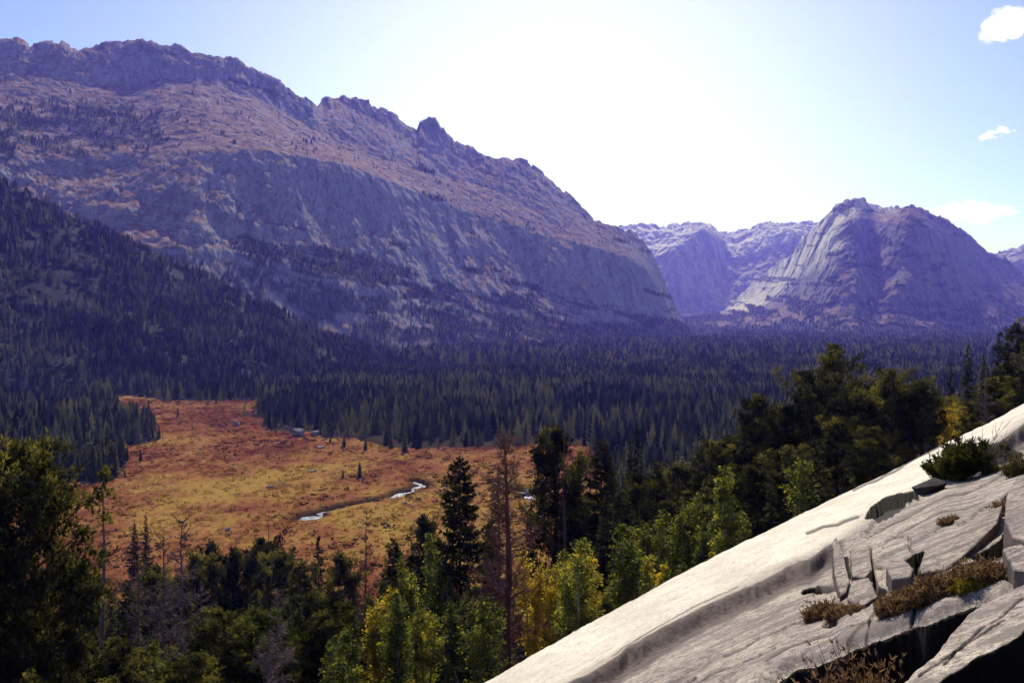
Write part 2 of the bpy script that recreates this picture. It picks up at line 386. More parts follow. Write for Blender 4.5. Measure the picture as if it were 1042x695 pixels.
# ------------------------------------------------------------------ distant trees
def skirt_tree(layers, n, seed, h=1.0, r=.17):
    rr = np.random.default_rng(seed); V, Fc = [], []
    for L in range(layers):
        z0 = .06+.94*L/layers; z1 = min(1.0, z0+1.0/layers*1.5) if L < layers-1 else 1.0
        rad = r*(1-(L/layers))**.8*(1 if L else .9); b = len(V)
        V.append((0, 0, z1))
        ph = rr.uniform(0, 6.28)
        for k in range(n):
            a = ph+k*2*math.pi/n; q = rad*(1.0 if k % 2 else .62)*rr.uniform(.75, 1.2)
            V.append((q*math.cos(a), q*math.sin(a), z0-rr.uniform(0, .05)))
        for k in range(n): Fc.append((b, b+1+k, b+1+(k+1) % n))
    return np.array(V)*h, np.array(Fc)
def tile_trees(name, protos, pts, hs, rs=None, width=None):
    """one mesh of many trees"""
    Vs, Fs, Cs, off = [], [], [], 0
    which = rng.integers(0, len(protos), len(pts))
    ang = rng.uniform(0, 6.28, len(pts)); w = rng.uniform(.8, 1.65, len(pts)) if width is None else width
    tn = rng.uniform(.0, 1, len(pts))*.9+.05+.35*fbm(pts[:, 0]/60, pts[:, 1]/60, o=3, s=77)
    for k, (V, Fc) in enumerate(protos):
        i = np.where(which == k)[0]
        if not len(i): continue
        c, s_ = np.cos(ang[i])[:, None], np.sin(ang[i])[:, None]
        h = hs[i][:, None]; ww = (hs*w)[i][:, None]
        x = (V[None, :, 0]*c-V[None, :, 1]*s_)*ww+pts[i, 0][:, None]
        y = (V[None, :, 0]*s_+V[None, :, 1]*c)*ww+pts[i, 1][:, None]
        z = V[None, :, 2]*h+pts[i, 2][:, None]
        Vs.append(np.stack([x, y, z], -1).reshape(-1, 3))
        Fs.append((Fc[None]+(np.arange(len(i))*len(V))[:, None, None]).reshape(-1, 3)+off); off += len(i)*len(V)
        Cs.append(np.repeat(tn[i], len(V)))
    return np_mesh(name, np.concatenate(Vs), np.concatenate(Fs), False, {'tint': np.concatenate(Cs)})
LOD1 = [skirt_tree(7, 9, s) for s in range(5)]
LOD2 = [skirt_tree(3, 6, 20+s, r=.2) for s in range(5)]

# valley floor forest
def scatter(dmin, dmax, n, umax=.62):
    u = rng.uniform(-umax, umax, n); d = np.sqrt(rng.uniform(dmin**2, dmax**2, n)); return u*d, d
xs, ys = scatter(255, 1250, 36000)
px_ = xs/ys*F+CX
ok = ~meadow_mask(xs, ys)
ok &= ~((px_ < 560) & (ys < 300))
hill_in = (px_ < 560) & (ys > DS(px_)+10)
ok &= ~hill_in
zs = ground_z(xs, ys)
hv = 8.5+6*rng.random(len(xs))+2.2*fbm(xs/70, ys/70, o=2, s=90)
hv *= np.where(rng.random(len(xs)) < .12, .6, 1)
# thin ragged margin of the meadow
em = ok & meadow_mask(xs, ys-30); hv = np.where(em, hv*rng.uniform(.45, 1, len(xs)), hv); ok &= ~(em & (rng.random(len(xs)) < .35))
hv = np.where((px_ > 95) & (px_ < 185) & (ys > 430) & (ys < 640), hv*.78, hv)
# the clump and lone trees standing in the meadow are placed by hand further down
xs, ys, zs, hv = xs[ok], ys[ok], zs[ok], hv[ok]
size = hv/ys*np.where((np.abs(xs/ys) < .53), 1, 0)
# those which a near tree would surely hide do not count
near_first = np.argsort(-size)
N_IND = 185
ind = near_first[:N_IND]; rest = near_first[N_IND:]
P3 = np.stack([xs, ys, zs-.3], -1)
nearr = rest[ys[rest] < 700]; farr = rest[ys[rest] >= 700]
fo = link('valley_forest', tile_trees('valley_forest', LOD1, P3[nearr], hv[nearr]), mat_forest)
tag(fo, 'dense dark conifer forest filling the valley floor behind the meadow', 'forest', kind='stuff')
fo = link('far_valley_forest', tile_trees('far_valley_forest', LOD2, P3[farr], hv[farr]), mat_forest)
tag(fo, 'conifer forest of the middle valley reaching towards the cliffs', 'forest', kind='stuff')
xs2, ys2 = scatter(1250, 3600, 26000, .6)
ok = (ys2 < D0(xs2/ys2*F+CX)+30) | (xs2/ys2*F+CX > 735)
xs2, ys2 = xs2[ok], ys2[ok]
hv2 = 12+6*rng.random(len(xs2))
fo = link('distant_valley_forest', tile_trees('distant_valley_forest', LOD2, np.stack([xs2, ys2, ground_z(xs2, ys2)-.5], -1), hv2, width=np.full(len(xs2), 1.7)), mat_forest)
tag(fo, 'hazy conifer forest spreading to the foot of the peak', 'forest', kind='stuff')

def on_terrain(key, n, prob, hmin, hmax, protos, name, label, wid=1.0, mat=mat_forest):
    Xw, Dn, Zw, P, PY, t = TERR[key]
    nr, nc = Xw.shape
    # choose cells in proportion to their true area
    e1 = np.hypot(Xw[:-1, 1:]-Xw[:-1, :-1], Dn[:-1, 1:]-Dn[:-1, :-1]); e2 = np.hypot(Dn[1:, :-1]-Dn[:-1, :-1], Zw[1:, :-1]-Zw[:-1, :-1])
    w = (e1*e2*np.clip(prob(P, PY, t), 0, 1)[:-1, :-1]).ravel(); w /= w.sum()
    i = rng.choice(len(w), n, p=w); r, c = i//(nc-1), i % (nc-1)
    f, g_ = rng.random(n), rng.random(n)
    def lerp(A): return (A[r, c]*(1-f)+A[r, c+1]*f)*(1-g_)+(A[r+1, c]*(1-f)+A[r+1, c+1]*f)*g_
    pts = np.stack([lerp(Xw), lerp(Dn), lerp(Zw)-.6], -1)
    h = rng.uniform(hmin, hmax, n)
    o = link(name, tile_trees(name, protos, pts, h, width=rng.uniform(.8, 1.2, n)*wid), mat)
    tag(o, label, 'forest', kind='stuff')
on_terrain('forested_hill', 19000, lambda P, PY, t: (t < 2.2)*(1-np.clip(bareS(P, PY)*1.0, 0, .75))*np.clip(.75+1.3*fbm(P/30, PY/14, o=4, s=88), .08, 1), 6, 13.5, LOD2, 'hillside_forest', 'dark conifer forest on the spur below the long mountain', 1.35, mat_forest_dark)
on_terrain('left_mountain', 13000, lambda P, PY, t: vegL(P, PY, t)**2*(t < 3.4)+.012*(t > 1.9)*(t < 3.2), 6, 11, LOD2, 'mountainside_forest', 'scattered dark conifers on the ledges and screes of the long mountain', 1.3)
on_terrain('right_mountain', 9000, lambda P, PY, t: vegR(P, PY, t)**2*(t < 1.8), 9, 15, LOD2, 'foothill_forest', 'dark woods on the low slopes of the far peak', 1.8)

# ------------------------------------------------------------------ near trees: prototypes
def tube(path, radii, n=6):
    path = np.array(path, float); m = len(path); V = []
    d = np.gradient(path, axis=0); d /= np.linalg.norm(d, axis=1)[:, None]+1e-9
    up = np.where(np.abs(d[:, 2:3]) > .9, [[1, 0, 0]], [[0, 0, 1]])
    a = np.cross(d, up); a /= np.linalg.norm(a, axis=1)[:, None]; b = np.cross(d, a)
    th = np.arange(n)*2*math.pi/n
    V = path[:, None]+np.array(radii)[:, None, None]*(np.cos(th)[None, :, None]*a[:, None]+np.sin(th)[None, :, None]*b[:, None])
    i = np.arange(m-1)[:, None]*n; j = np.arange(n)[None]; k = (j+1) % n
    Fc = np.stack([i+j, i+k, i+n+k, i+n+j], -1).reshape(-1, 4)
    return V.reshape(-1, 3), Fc
class Wood:
    def __init__(s): s.V, s.F, s.o = [], [], 0
    def add(s, path, radii, n=5):
        V, Fc = tube(path, radii, n); s.V.append(V); s.F.append(Fc+s.o); s.o += len(V)
    def mesh(s, name): return np_mesh(name, np.concatenate(s.V), np.concatenate(s.F), True)
def spikes(C, Dr, L, W, K, spread, rr, tint):
    """K narrow triangles from every centre C, around direction Dr"""
    n = len(C); C = np.repeat(C, K, 0); Dr = np.repeat(Dr, K, 0); L = np.repeat(L, K)[:, None]; W = np.repeat(W, K)[:, None]
    d = Dr+spread*rr.normal(size=(n*K, 3)); d /= np.linalg.norm(d, axis=1)[:, None]
    s = np.cross(d, rr.normal(size=(n*K, 3))); s /= np.linalg.norm(s, axis=1)[:, None]
    l = L*rr.uniform(.6, 1.2, (n*K, 1))
    V = np.stack([C-s*W*.5, C+s*W*.5, C+d*l+s*W*.2, C+d*l-s*W*.2], 1).reshape(-1, 3)
    return V, np.arange(n*K*4).reshape(-1, 4), np.repeat(np.repeat(tint, K), 4)
def leaves(C, S, rr, tint):
    n = len(C); a = rr.normal(size=(n, 3)); a /= np.linalg.norm(a, axis=1)[:, None]
    b = np.cross(a, rr.normal(size=(n, 3))); b /= np.linalg.norm(b, axis=1)[:, None]; S = S[:, None]
    V = np.stack([C-a*S, C-b*S*.7, C+a*S, C+b*S*.7], 1).reshape(-1, 3)
    return V, np.arange(n*4).reshape(-1, 4), np.repeat(tint, 4)

def conifer(seed, h, r, base, kind, pw=.85, nbk=13):
    rr = np.random.default_rng(seed); wd = Wood()
    k = 9; zz = np.linspace(0, 1, k)
    bend = np.cumsum(rr.normal(0, .012*h/8, (k, 2)), 0)*(1 if kind == 'pine' else .35)
    tp = np.stack([bend[:, 0], bend[:, 1], zz*h*(1 if kind != 'pine' else .97)], 1); R0 = .016*h*(1.2 if kind == 'pine' else .9)
    wd.add(tp, R0*(1-zz*.93), 8)
    C, Dr, L, Tn = [], [], [], []
    nb = int(h*(nbk if kind == 'spruce' else 9.0))
    lump = rr.uniform(.55, 1.25, 64)
    for i in range(nb):
        t = base+(1-base)*((i+rr.random())/nb)**(.95)
        q = (t-base)/(1-base)
        a = rr.uniform(0, 6.283)
        if kind == 'spruce':
            ln = r*((1-q)**pw*.97+.03)*rr.uniform(.6, 1.12)*(.6+.4*min(1, q*8)); rise = -.22+.5*q
        else:
            ln = r*(math.sin(math.pi*min(1, q*.82+.2))**.7)*rr.uniform(.4, 1.1)*lump[int((a*3+q*22)) % 64]; rise = .12+.55*q+rr.normal(0, .12)
            if q > .93: ln *= .55
        st = np.array([np.interp(t, zz, tp[:, 0]), np.interp(t, zz, tp[:, 1]), t*h*.97])
        ln = max(ln, .12); m = 5; s = np.linspace(0, 1, m)
        dirv = np.array([math.cos(a), math.sin(a)])
        cv = rr.normal(0, .12)
        zpath = rise*ln*s + (-.12*ln*np.sin(s*3.14) if kind == 'spruce' else .18*ln*s**2)
        pth = np.stack([st[0]+dirv[0]*ln*s-dirv[1]*cv*ln*s**2, st[1]+dirv[1]*ln*s+dirv[0]*cv*ln*s**2, st[2]+zpath], 1)
        wd.add(pth, np.linspace(.012*ln+.012, .006, m), 3)
        tn = rr.uniform(.15, .85)
        if kind == 'spruce':
            nt = max(4, int(ln*15)); f = rr.uniform(.12, 1, nt)
            ctr = np.stack([np.interp(f, s, pth[:, j]) for j in range(3)], 1)
            side = rr.choice([-1, 1], nt)[:, None]*np.array([[-dirv[1], dirv[0], 0]])
            sp = rr.uniform(0, .32, (nt, 1))*ln*(1.05-f[:, None])
            ctr = ctr+side*sp+np.array([0, 0, -1])*rr.uniform(0, .1, (nt, 1))*ln*.5
            dr = np.array([dirv[0], dirv[1], -.15])+side*.6
            C.append(ctr); Dr.append(dr); L.append(rr.uniform(.20, .38, nt)*(.6+.4*min(1, ln))); Tn.append(np.full(nt, tn)+rr.uniform(-.15, .15, nt))
        else:
            ns = max(3, int(ln*4.2))
            for j in range(ns):                # sub-branches with rounded tufts at their ends
                f = rr.uniform(.35, 1); c0 = np.array([np.interp(f, s, pth[:, q_]) for q_ in range(3)])
                dv = np.array([dirv[0], dirv[1], .5])+rr.normal(0, .65, 3); dv /= np.linalg.norm(dv)
                l2 = rr.uniform(.25, .75)*min(1.1, ln)*.8
                e = c0+dv*l2; wd.add([c0, (c0+e)/2+rr.normal(0, .03, 3), e], [.012, .009, .005], 3)
                nt = rr.integers(10, 15); ctr = e+rr.normal(0, .19, (nt, 3))*np.array([1, 1, .7])-dv*rr.uniform(0, .35, (nt, 1))*l2
                C.append(ctr); Dr.append(np.repeat(dv[None]+[[0, 0, .5]], nt, 0)); L.append(rr.uniform(.14, .26, nt)); Tn.append(np.full(nt, tn)+rr.uniform(-.2, .2, nt))
    C, Dr, L, Tn = np.concatenate(C), np.concatenate(Dr), np.concatenate(L), np.concatenate(Tn)
    W = np.full(len(C), .085 if kind == 'spruce' else .06)
    V, Fc, T = spikes(C, Dr, L, W, 4 if kind == 'spruce' else 6, .45 if kind == 'spruce' else .8, rr, Tn)
    return wd.mesh(kind+'_trunk'), np_mesh(kind+'_crown', V, Fc, False, {'tint': T}), h
def aspen(seed, h, r, stems=3, base=.2):
    rr = np.random.default_rng(seed); wd = Wood(); C, Tn = [], []
    for s_ in range(stems):
        hh = h*(1 if s_ == 0 else rr.uniform(.65, .95)); a0 = rr.uniform(0, 6.28); off = 0 if s_ == 0 else r*.45
        k = 7; zz = np.linspace(0, 1, k)
        lean = rr.normal(0, .03*h, 2)
        tp = np.stack([math.cos(a0)*off*zz**.6+lean[0]*zz**2, math.sin(a0)*off*zz**.6+lean[1]*zz**2, zz*hh], 1)
        wd.add(tp, (.011*h+.01)*(1-zz*.9), 6)
        nb = int(hh*7)
        for i in range(nb):
            t = base+(1-base)*rr.random()**.9; q = (t-base)/(1-base); a = rr.uniform(0, 6.28)
            ln = r*(.25+.75*math.sin(math.pi*min(1, .18+q*.8)))*rr.uniform(.4, 1.0)*(.62 if stems > 1 else 1)
            st = np.array([np.interp(t, zz, tp[:, j]) for j in range(3)])
            dv = np.array([math.cos(a), math.sin(a), rr.uniform(.5, 1.3)]); dv /= np.linalg.norm(dv)
            pth = [st, st+dv*ln*.5+rr.normal(0, .04, 3), st+dv*ln]
            wd.add(pth, [.012, .009, .004], 3)
            nl = int(40*ln)+14; f = rr.uniform(.2, 1.05, nl)[:, None]
            tn = rr.uniform(.1, .9)
            C.append(st+dv*ln*f+rr.normal(0, .16, (nl, 3))*(.5+ln*.5)); Tn.append(tn+rr.uniform(-.2, .2, nl))
    C, Tn = np.concatenate(C), np.concatenate(Tn)
    V, Fc, T = leaves(C, rr.uniform(.045, .09, len(C)), rr, Tn)
    return wd.mesh('aspen_trunk'), np_mesh('aspen_crown', V, Fc, False, {'tint': T}), h
def deadtree(seed, h, r, dens=3.2, base=.25, twigs=4, tk=.017):
    rr = np.random.default_rng(seed); tr, br = Wood(), Wood()
    k = 10; zz = np.linspace(0, 1, k); bend = np.cumsum(rr.normal(0, .008*h, (k, 2)), 0)*.5
    tp = np.stack([bend[:, 0], bend[:, 1], zz*h], 1); tr.add(tp, tk*h*(1-zz*.88), 9)
    for i in range(int(h*dens)):
        t = base+(1-base)*rr.random(); q = (t-base)/(1-base); a = rr.uniform(0, 6.28)
        ln = r*(1-.7*q)*rr.uniform(.25, 1.0)
        st = np.array([np.interp(t, zz, tp[:, j]) for j in range(3)]); m = 6; s = np.linspace(0, 1, m)
        wob = np.cumsum(rr.normal(0, .07*ln, (m, 3)), 0); wob[0] = 0
        rise = rr.uniform(-.35, .5)
        pth = st+np.stack([math.cos(a)*ln*s, math.sin(a)*ln*s, rise*ln*s+.35*ln*s**2], 1)+wob
        br.add(pth, np.linspace(.014*ln+.024, .012, m), 4)
        for j in range(int(twigs*ln*1.6)+1):
            f = rr.uniform(.3, 1); c0 = np.array([np.interp(f, s, pth[:, q_]) for q_ in range(3)])
            dv = rr.normal(0, 1, 3); dv += np.array([math.cos(a), math.sin(a), .3]); dv /= np.linalg.norm(dv)
            l2 = rr.uniform(.2, .55)*min(ln, 1.4)
            mid = c0+dv*l2*.5+rr.normal(0, .05*l2, 3)
            br.add([c0, mid, c0+dv*l2+rr.normal(0, .1*l2, 3)], [.017, .013, .009], 3)
            if rr.random() < .6:
                d3 = dv+rr.normal(0, .7, 3); br.add([mid, mid+d3*l2*.3, mid+d3*l2*.5], [.011, .009, .007], 3)
    return tr.mesh('dead_trunk'), br.mesh('dead_branches'), h

PROTO = {
    'pine': [conifer(100+i, 13, 2.6+.5*(i % 3), .16+.05*i, 'pine') for i in range(5)],
    'broadpine': [conifer(120+i, 12, 3.6+.4*i, .12, 'pine') for i in range(3)],
    'spruce': [conifer(140+i, 14, 1.9+.25*(i % 3), .05, 'spruce') for i in range(5)],
    'cone': [conifer(150+i, 13, 2.7-.3*i, .07, 'spruce', .5, 22) for i in range(3)],
    'slim': [conifer(160+i, 14, 1.15, .04, 'spruce') for i in range(2)],
    'aspen': [aspen(180+i, 7, 1.5, 3, .15) for i in range(4)],
    'single': [aspen(190+i, 5.5, 1.25, 1, .42) for i in range(2)],
    'dead': [deadtree(200+i, 11, 2.0, 10.0, .12, 10) for i in range(4)],
    'snag': [deadtree(220+i, 12, .8, 1.6, .3, 1) for i in range(2)],
    'bigdead': [deadtree(233, 18, 3.6, 8, .2, 12, .021)],
}
def place_tree(kind, idx, px, d, h, name, label, cat, group, crown_mat, bark, crown_name='crown', wide=1.0, lean=(0, 0), sink=.25):
    tm, cm, ph = PROTO[kind][idx % len(PROTO[kind])]
    x = at_px(px, d); z = float(ground_z(x, d))
    if d < 70 and x/d > -.12: z -= float(1.5*sstep(70, 45, d)*sstep(-.12, -.02, x/d))
    root = bpy.data.objects.new(name, None); root.empty_display_size = .5; col.objects.link(root)
    root.location = (x, d, z-sink); s = h/ph; root.scale = (s*wide, s*wide, s)
    root.rotation_euler = (lean[0], lean[1], random.uniform(0, 6.28))
    tag(root, label, cat, group)
    for nm, me, mt in (('trunk', tm, bark), (crown_name, cm, crown_mat)):
        if me.materials and me.materials[0] != mt:
            key = me.name+'_'+mt.name
            m2 = bpy.data.meshes.get(key)
            if m2 is None:
                m2 = me.copy(); m2.name = key; m2.materials.clear(); m2.materials.append(mt)
            me = m2
        link(nm, me, mt, root)
    return root
def H(px, top, d):                            # height of a tree whose tip is seen at photo row top
    x = at_px(px, d); return (HY-top)/F*d-float(ground_z(x, d))

G_F = 'mixed trees crowding the slope below the slab'
hero = [  # kind, proto, px, top row, depth, species, label
    ('broadpine', 0, 22, 442, 56, 'P', 'tall dark pine at the left edge standing highest above the meadow'),
    ('pine', 2, -24, 480, 52, 'P', 'dark pine cut by the left edge of the view'),
    ('pine', 3, 62, 556, 60, 'P', 'dark pine right beside the tall pine at the left edge'),
    ('snag', 0, 103, 486, 78, 'G', 'thin bare snag before the left end of the meadow'),
    ('spruce', 0, 148, 521, 228, 'S', 'small dark spruce at the near meadow edge beside a shorter one'),
    ('spruce', 1, 137, 529, 224, 'S', 'shorter of two small spruces at the near meadow edge'),
    ('dead', 0, 165, 545, 74, 'G', 'grey twiggy dead tree with dense bare branches below the meadow'),
    ('dead', 1, 186, 527, 80, 'G', 'tallest of the grey twiggy dead trees below the meadow'),
    ('dead', 2, 140, 575, 66, 'G', 'low grey dead tree left of the other twiggy ones'),
    ('dead', 3, 205, 590, 62, 'G', 'grey dead tree right of the other twiggy ones'),
    ('pine', 0, 86, 574, 112, 'P', None), ('spruce', 1, 112, 590, 100, 'S', None), ('cone', 2, 131, 584, 96, 'S', None), ('pine', 4, 158, 572, 120, 'P', None), ('cone', 1, 184, 578, 116, 'P', None), ('pine', 1, 200, 560, 126, 'P', None),
    ('cone', 0, 306, 566, 112, 'P', None), ('cone', 2, 400, 540, 118, 'P', None), ('pine', 3, 430, 522, 124, 'P', None), ('cone', 1, 500, 520, 104, 'P', None), ('aspen', 3, 585, 560, 80, 'Y', None), ('aspen', 0, 672, 540, 78, 'A', None), ('aspen', 2, 705, 540, 80, 'A', None),
    ('pine', 0, 216, 548, 132, 'P', None), ('pine', 1, 240, 553, 128, 'P', None), ('pine', 4, 264, 545, 136, 'P', None), ('pine', 2, 288, 556, 126, 'P', None),
    ('snag', 1, 272, 533, 138, 'G', 'slender snag above the dark pines at the near meadow edge'),
    ('broadpine', 1, 262, 614, 60, 'N', 'bright green young pine low in the dark slope'),
    ('spruce', 2, 324, 538, 140, 'S', None), ('pine', 3, 345, 560, 120, 'P', None),
    ('dead', 1, 373, 520, 150, 'R', 'crooked dead tree with dark branches before the stream'),
    ('aspen', 0, 388, 592, 84, 'A', None), ('aspen', 1, 412, 566, 88, 'A', None), ('aspen', 2, 436, 545, 92, 'A', 'tallest yellow green aspen between the meadow and the rounded pine'),
    ('aspen', 3, 452, 572, 86, 'A', None), ('aspen', 0, 352, 612, 76, 'A', None), ('aspen', 2, 330, 640, 66, 'A', None), ('aspen', 1, 470, 598, 74, 'A', None),
    ('cone', 0, 468, 455, 88, 'P', 'rounded olive pine left of the tall red dead tree'),
    ('bigdead', 0, 519, 440, 70, 'R', 'tall red brown dead pine with bare branches in front of the meadow'),
    ('dead', 2, 508, 470, 84, 'G', 'grey twiggy dead tree just behind the tall red dead pine'),
    ('aspen', 1, 538, 558, 74, 'Y', 'yellow aspen just right of the tall red dead pine'),
    ('aspen', 3, 562, 572, 72, 'Y', 'second yellow aspen right of the tall red dead pine'),
    ('aspen', 2, 598, 556, 76, 'Y', 'yellow aspen below the paired dark pines'),
    ('aspen', 0, 580, 598, 66, 'A', None), ('aspen', 1, 620, 590, 68, 'A', None), ('aspen', 3, 426, 618, 68, 'Y', 'small golden aspen low among green aspens'),
    ('pine', 1, 565, 430, 98, 'P', 'tall dark pine behind the yellow aspens, with ragged crown'),
    ('snag', 0, 576, 436, 94, 'R', 'dark bare pole beside the ragged tall pine'),
    ('cone', 2, 586, 462, 100, 'P', None), ('cone', 1, 612, 438, 92, 'S', 'broad olive spruce in the middle of the slope'),
    ('slim', 0, 649, 428, 104, 'S', 'slender dark spruce with a spire top'), ('slim', 1, 641, 440, 108, 'S', 'slightly lower spire beside the slender dark spruce'),
    ('cone', 1, 668, 462, 96, 'P', None), ('pine', 2, 690, 468, 100, 'P', None), ('cone', 2, 713, 452, 98, 'P', None), ('pine', 4, 735, 446, 94, 'P', None), ('spruce', 0, 622, 456, 106, 'S', None),
    ('pine', 1, 700, 496, 86, 'P', None), ('spruce', 3, 757, 428, 92, 'S', None), ('pine', 3, 678, 505, 84, 'P', None), ('spruce', 1, 540, 505, 100, 'S', None), ('cone', 0, 752, 476, 84, 'P', None),
    ('pine', 0, 648, 476, 88, 'P', None), ('cone', 1, 632, 492, 84, 'S', None), ('snag', 1, 600, 445, 120, 'G', None),
    ('aspen', 0, 662, 560, 62, 'Y', 'narrow golden aspen at the foot of the bright slab'),
    ('aspen', 1, 706, 498, 74, 'A', None), ('aspen', 2, 732, 486, 76, 'A', 'tallest pale green aspen beside the slab'), ('aspen', 3, 718, 530, 68, 'A', None),
    ('aspen', 0, 748, 520, 70, 'A', None), ('aspen', 2, 688, 520, 72, 'A', None), ('aspen', 3, 695, 565, 62, 'A', None), ('aspen', 1, 728, 552, 62, 'Y', None),
    ('pine', 3, 772, 398, 94, 'P', 'upright dark pine left of the big pine cluster'), ('pine', 2, 748, 440, 98, 'P', None), ('pine', 1, 800, 408, 90, 'P', None),
    ('broadpine', 0, 822, 374, 92, 'P', 'broad pine at the left of the big cluster above the slab'), ('pine', 0, 848, 346, 104, 'P', 'pine with flat umbrella top rising over the big cluster'),
    ('snag', 0, 871, 352, 112, 'G', 'thin pale treetop beside the umbrella topped pine'), ('broadpine', 1, 872, 384, 88, 'P', 'broad pine in the middle of the big cluster above the slab'),
    ('broadpine', 2, 908, 372, 86, 'P', 'broad dark pine towering over the slab bush'), ('pine', 4, 938, 386, 84, 'P', 'rightmost pine of the big cluster above the slab'),
    ('broadpine', 0, 852, 420, 78, 'P', None), ('broadpine', 2, 800, 450, 74, 'P', None), ('pine', 1, 888, 430, 70, 'P', None), ('broadpine', 1, 770, 470, 74, 'P', None),
    ('single', 0, 812, 455, 58, 'L', 'light green aspen with thin bare trunk rising at the slab edge'),
    ('spruce', 2, 985, 346, 150, 'S', 'tall dark spruce above the upper end of the slab'), ('spruce', 0, 1001, 356, 142, 'S', None), ('spruce', 3, 968, 366, 160, 'S', None),
    ('pine', 0, 1034, 326, 165, 'P', None), ('spruce', 1, 1016, 336, 170, 'S', None), ('pine', 2, 1058, 318, 150, 'P', None), ('pine', 3, 1024, 366, 110, 'P', None),
    ('aspen', 1, 966, 404, 98, 'Y', 'golden aspen between dark pines above the slab'), ('aspen', 3, 978, 410, 102, 'Y', 'smaller golden aspen right of another above the slab'),
    ('pine', 4, 1000, 392, 95, 'P', None), ('pine', 1, 1040, 372, 90, 'P', None), ('spruce', 4, 950, 400, 112, 'S', None),
]
SPEC = {'P': ('pine_tree', 'pine', mat_pine, mat_bark, 'crown', 'dark pine crowded among others on the slope below the slab'),
        'N': ('pine_tree', 'pine', mat_pine_green, mat_bark, 'crown', ''),
        'S': ('spruce_tree', 'spruce', mat_spruce, mat_bark, 'crown', 'dark pointed spruce crowded among others on the slope below the slab'),
        'A': ('aspen_tree', 'aspen', mat_aspen_g, mat_bark_pale, 'crown', 'green leaved aspen crowded on the slope below the slab'),
        'L': ('aspen_tree', 'aspen', mat_aspen_g, mat_bark_pale, 'crown', ''),
        'Y': ('aspen_tree', 'aspen', mat_aspen_y, mat_bark_pale, 'crown', 'yellow leaved aspen crowded on the slope below the slab'),
        'G': ('dead_tree', 'dead tree', mat_bark_grey, mat_bark_grey, 'crown', 'grey leafless tree crowded on the slope below the slab'),  # crown part of the dead trees is bare branches
        'R': ('dead_tree', 'dead tree', mat_bark_red, mat_bark_red, 'crown', 'red brown leafless tree on the slope below the slab')}  # crown part is bare branches here too
GRP = {'P': 'dark pines on the slope', 'N': None, 'S': 'dark spruces on the slope', 'A': 'green aspens on the slope', 'Y': 'yellow aspens on the slope',
       'L': None, 'G': 'grey dead trees on the slope', 'R': 'red brown dead trees on the slope'}
placed = []
def put(kind, idx, px, top, d, sp, label=None, wide=1.0):
    nm, cat, cm, bm, cn, gl = SPEC[sp]
    h = max(2.2, H(px, top, d))
    ph = PROTO[kind][idx % len(PROTO[kind])][2]
    w = wide*min(1.25, max(.62, (ph/h)**.5))*(1.3 if kind in ('aspen', 'single') else 1)
    place_tree(kind, idx, px, d, h, nm, label or gl, cat, GRP[sp], cm, bm, cn, w)
    placed.append((at_px(px, d), d, h))
for e in hero: put(*e)
# the rest of the slope forest: shorter trees between, never above the skyline they have in the photograph
canopy = curve([(-60, 470), (0, 500), (70, 580), (110, 575), (150, 572), (200, 560), (300, 562), (330, 572), (360, 578), (400, 570), (440, 540), (500, 520), (560, 500), (600, 480), (640, 480), (680, 492),
                (720, 480), (760, 440), (800, 415), (840, 392), (940, 402), (960, 412), (1000, 380), (1042, 352), (1100, 340)])
rr = random.Random(5); n_fill = 0
for _ in range(14000):
    if n_fill >= 300: break
    d = rr.uniform(46, 205); px = rr.uniform(-40, 1085) if rr.random() < .6 else rr.uniform(60, 480); x = at_px(px, d)
    gz = float(ground_z(x, d))
    if px > 440 and d < 50+max(0, (px-800)*.05): continue
    if px < 600 and bool(meadow_mask(np.array([x]), np.array([d]))[0]) and gz < VZ+6 and d > 195: continue
    if px > 560 and d > 260: continue
    h = rr.uniform(6, 13)*(.8 if d < 70 else 1)
    top = HY-(gz+h)/d*F; ct = float(canopy(px))+rr.uniform(0, 60)
    if top < ct: h -= (ct-top)/F*d
    if h < 3.2 or (abs(px-520) < 20 and d < 72): continue
    if min((math.hypot(x-a, d-b) for a, b, c in placed), default=99) < (2.3 if d < 120 else 3.2): continue
    r_ = rr.random(); left = px < 330
    if left: sp = 'P' if r_ < .5 else 'S' if r_ < .72 else 'G' if r_ < .86 else 'A'
    elif px < 760: sp = 'A' if r_ < .5 else 'P' if r_ < .68 else 'S' if r_ < .84 else 'Y' if r_ < .94 else 'G'
    else: sp = 'P' if r_ < .62 else 'S' if r_ < .9 else 'A' if r_ < .96 else 'G'
    if sp in 'AY': h = min(h, 8)
    kd = {'P': 'pine', 'S': 'spruce', 'A': 'aspen', 'Y': 'aspen', 'G': 'dead'}[sp]
    put(kd, rr.randrange(5), px, HY-(gz+h)/d*F, d, sp); n_fill += 1

# single trees of the valley forest that show largest: its near edge along the meadow
mids = []
for k in range(5):
    V, Fc = skirt_tree(12, 11, 50+k, r=.15)
    # ragged needle sprays along the skirts
    rr_ = np.random.default_rng(k); n = 420
    z = rr_.uniform(.05, .97, n); a = rr_.uniform(0, 6.28, n); q = .155*(1-z)**.8*rr_.uniform(.5, 1.08, n)
    Vs, Fs, T = spikes(np.stack([q*np.cos(a), q*np.sin(a), z], 1), np.stack([np.cos(a), np.sin(a), -.3+0*a], 1), np.full(n, .035), np.full(n, .014), 2, .4, rr_, np.clip(rr_.normal(.5, .25, n), 0, 1))
    Fq = np.concatenate([np.concatenate([Fc, Fc[:, 2:3]], 1)[:, :3]]); 
    Ft = np.concatenate([Fq, Fs[:, [0, 1, 2]]+len(V), Fs[:, [0, 2, 3]]+len(V)])
    mids.append(np_mesh('forest_edge_conifer', np.concatenate([V, Vs]), Ft, False, {'tint': np.concatenate([np.full(len(V), .35), T])}))
    mids[-1].materials.append(mat_forest)
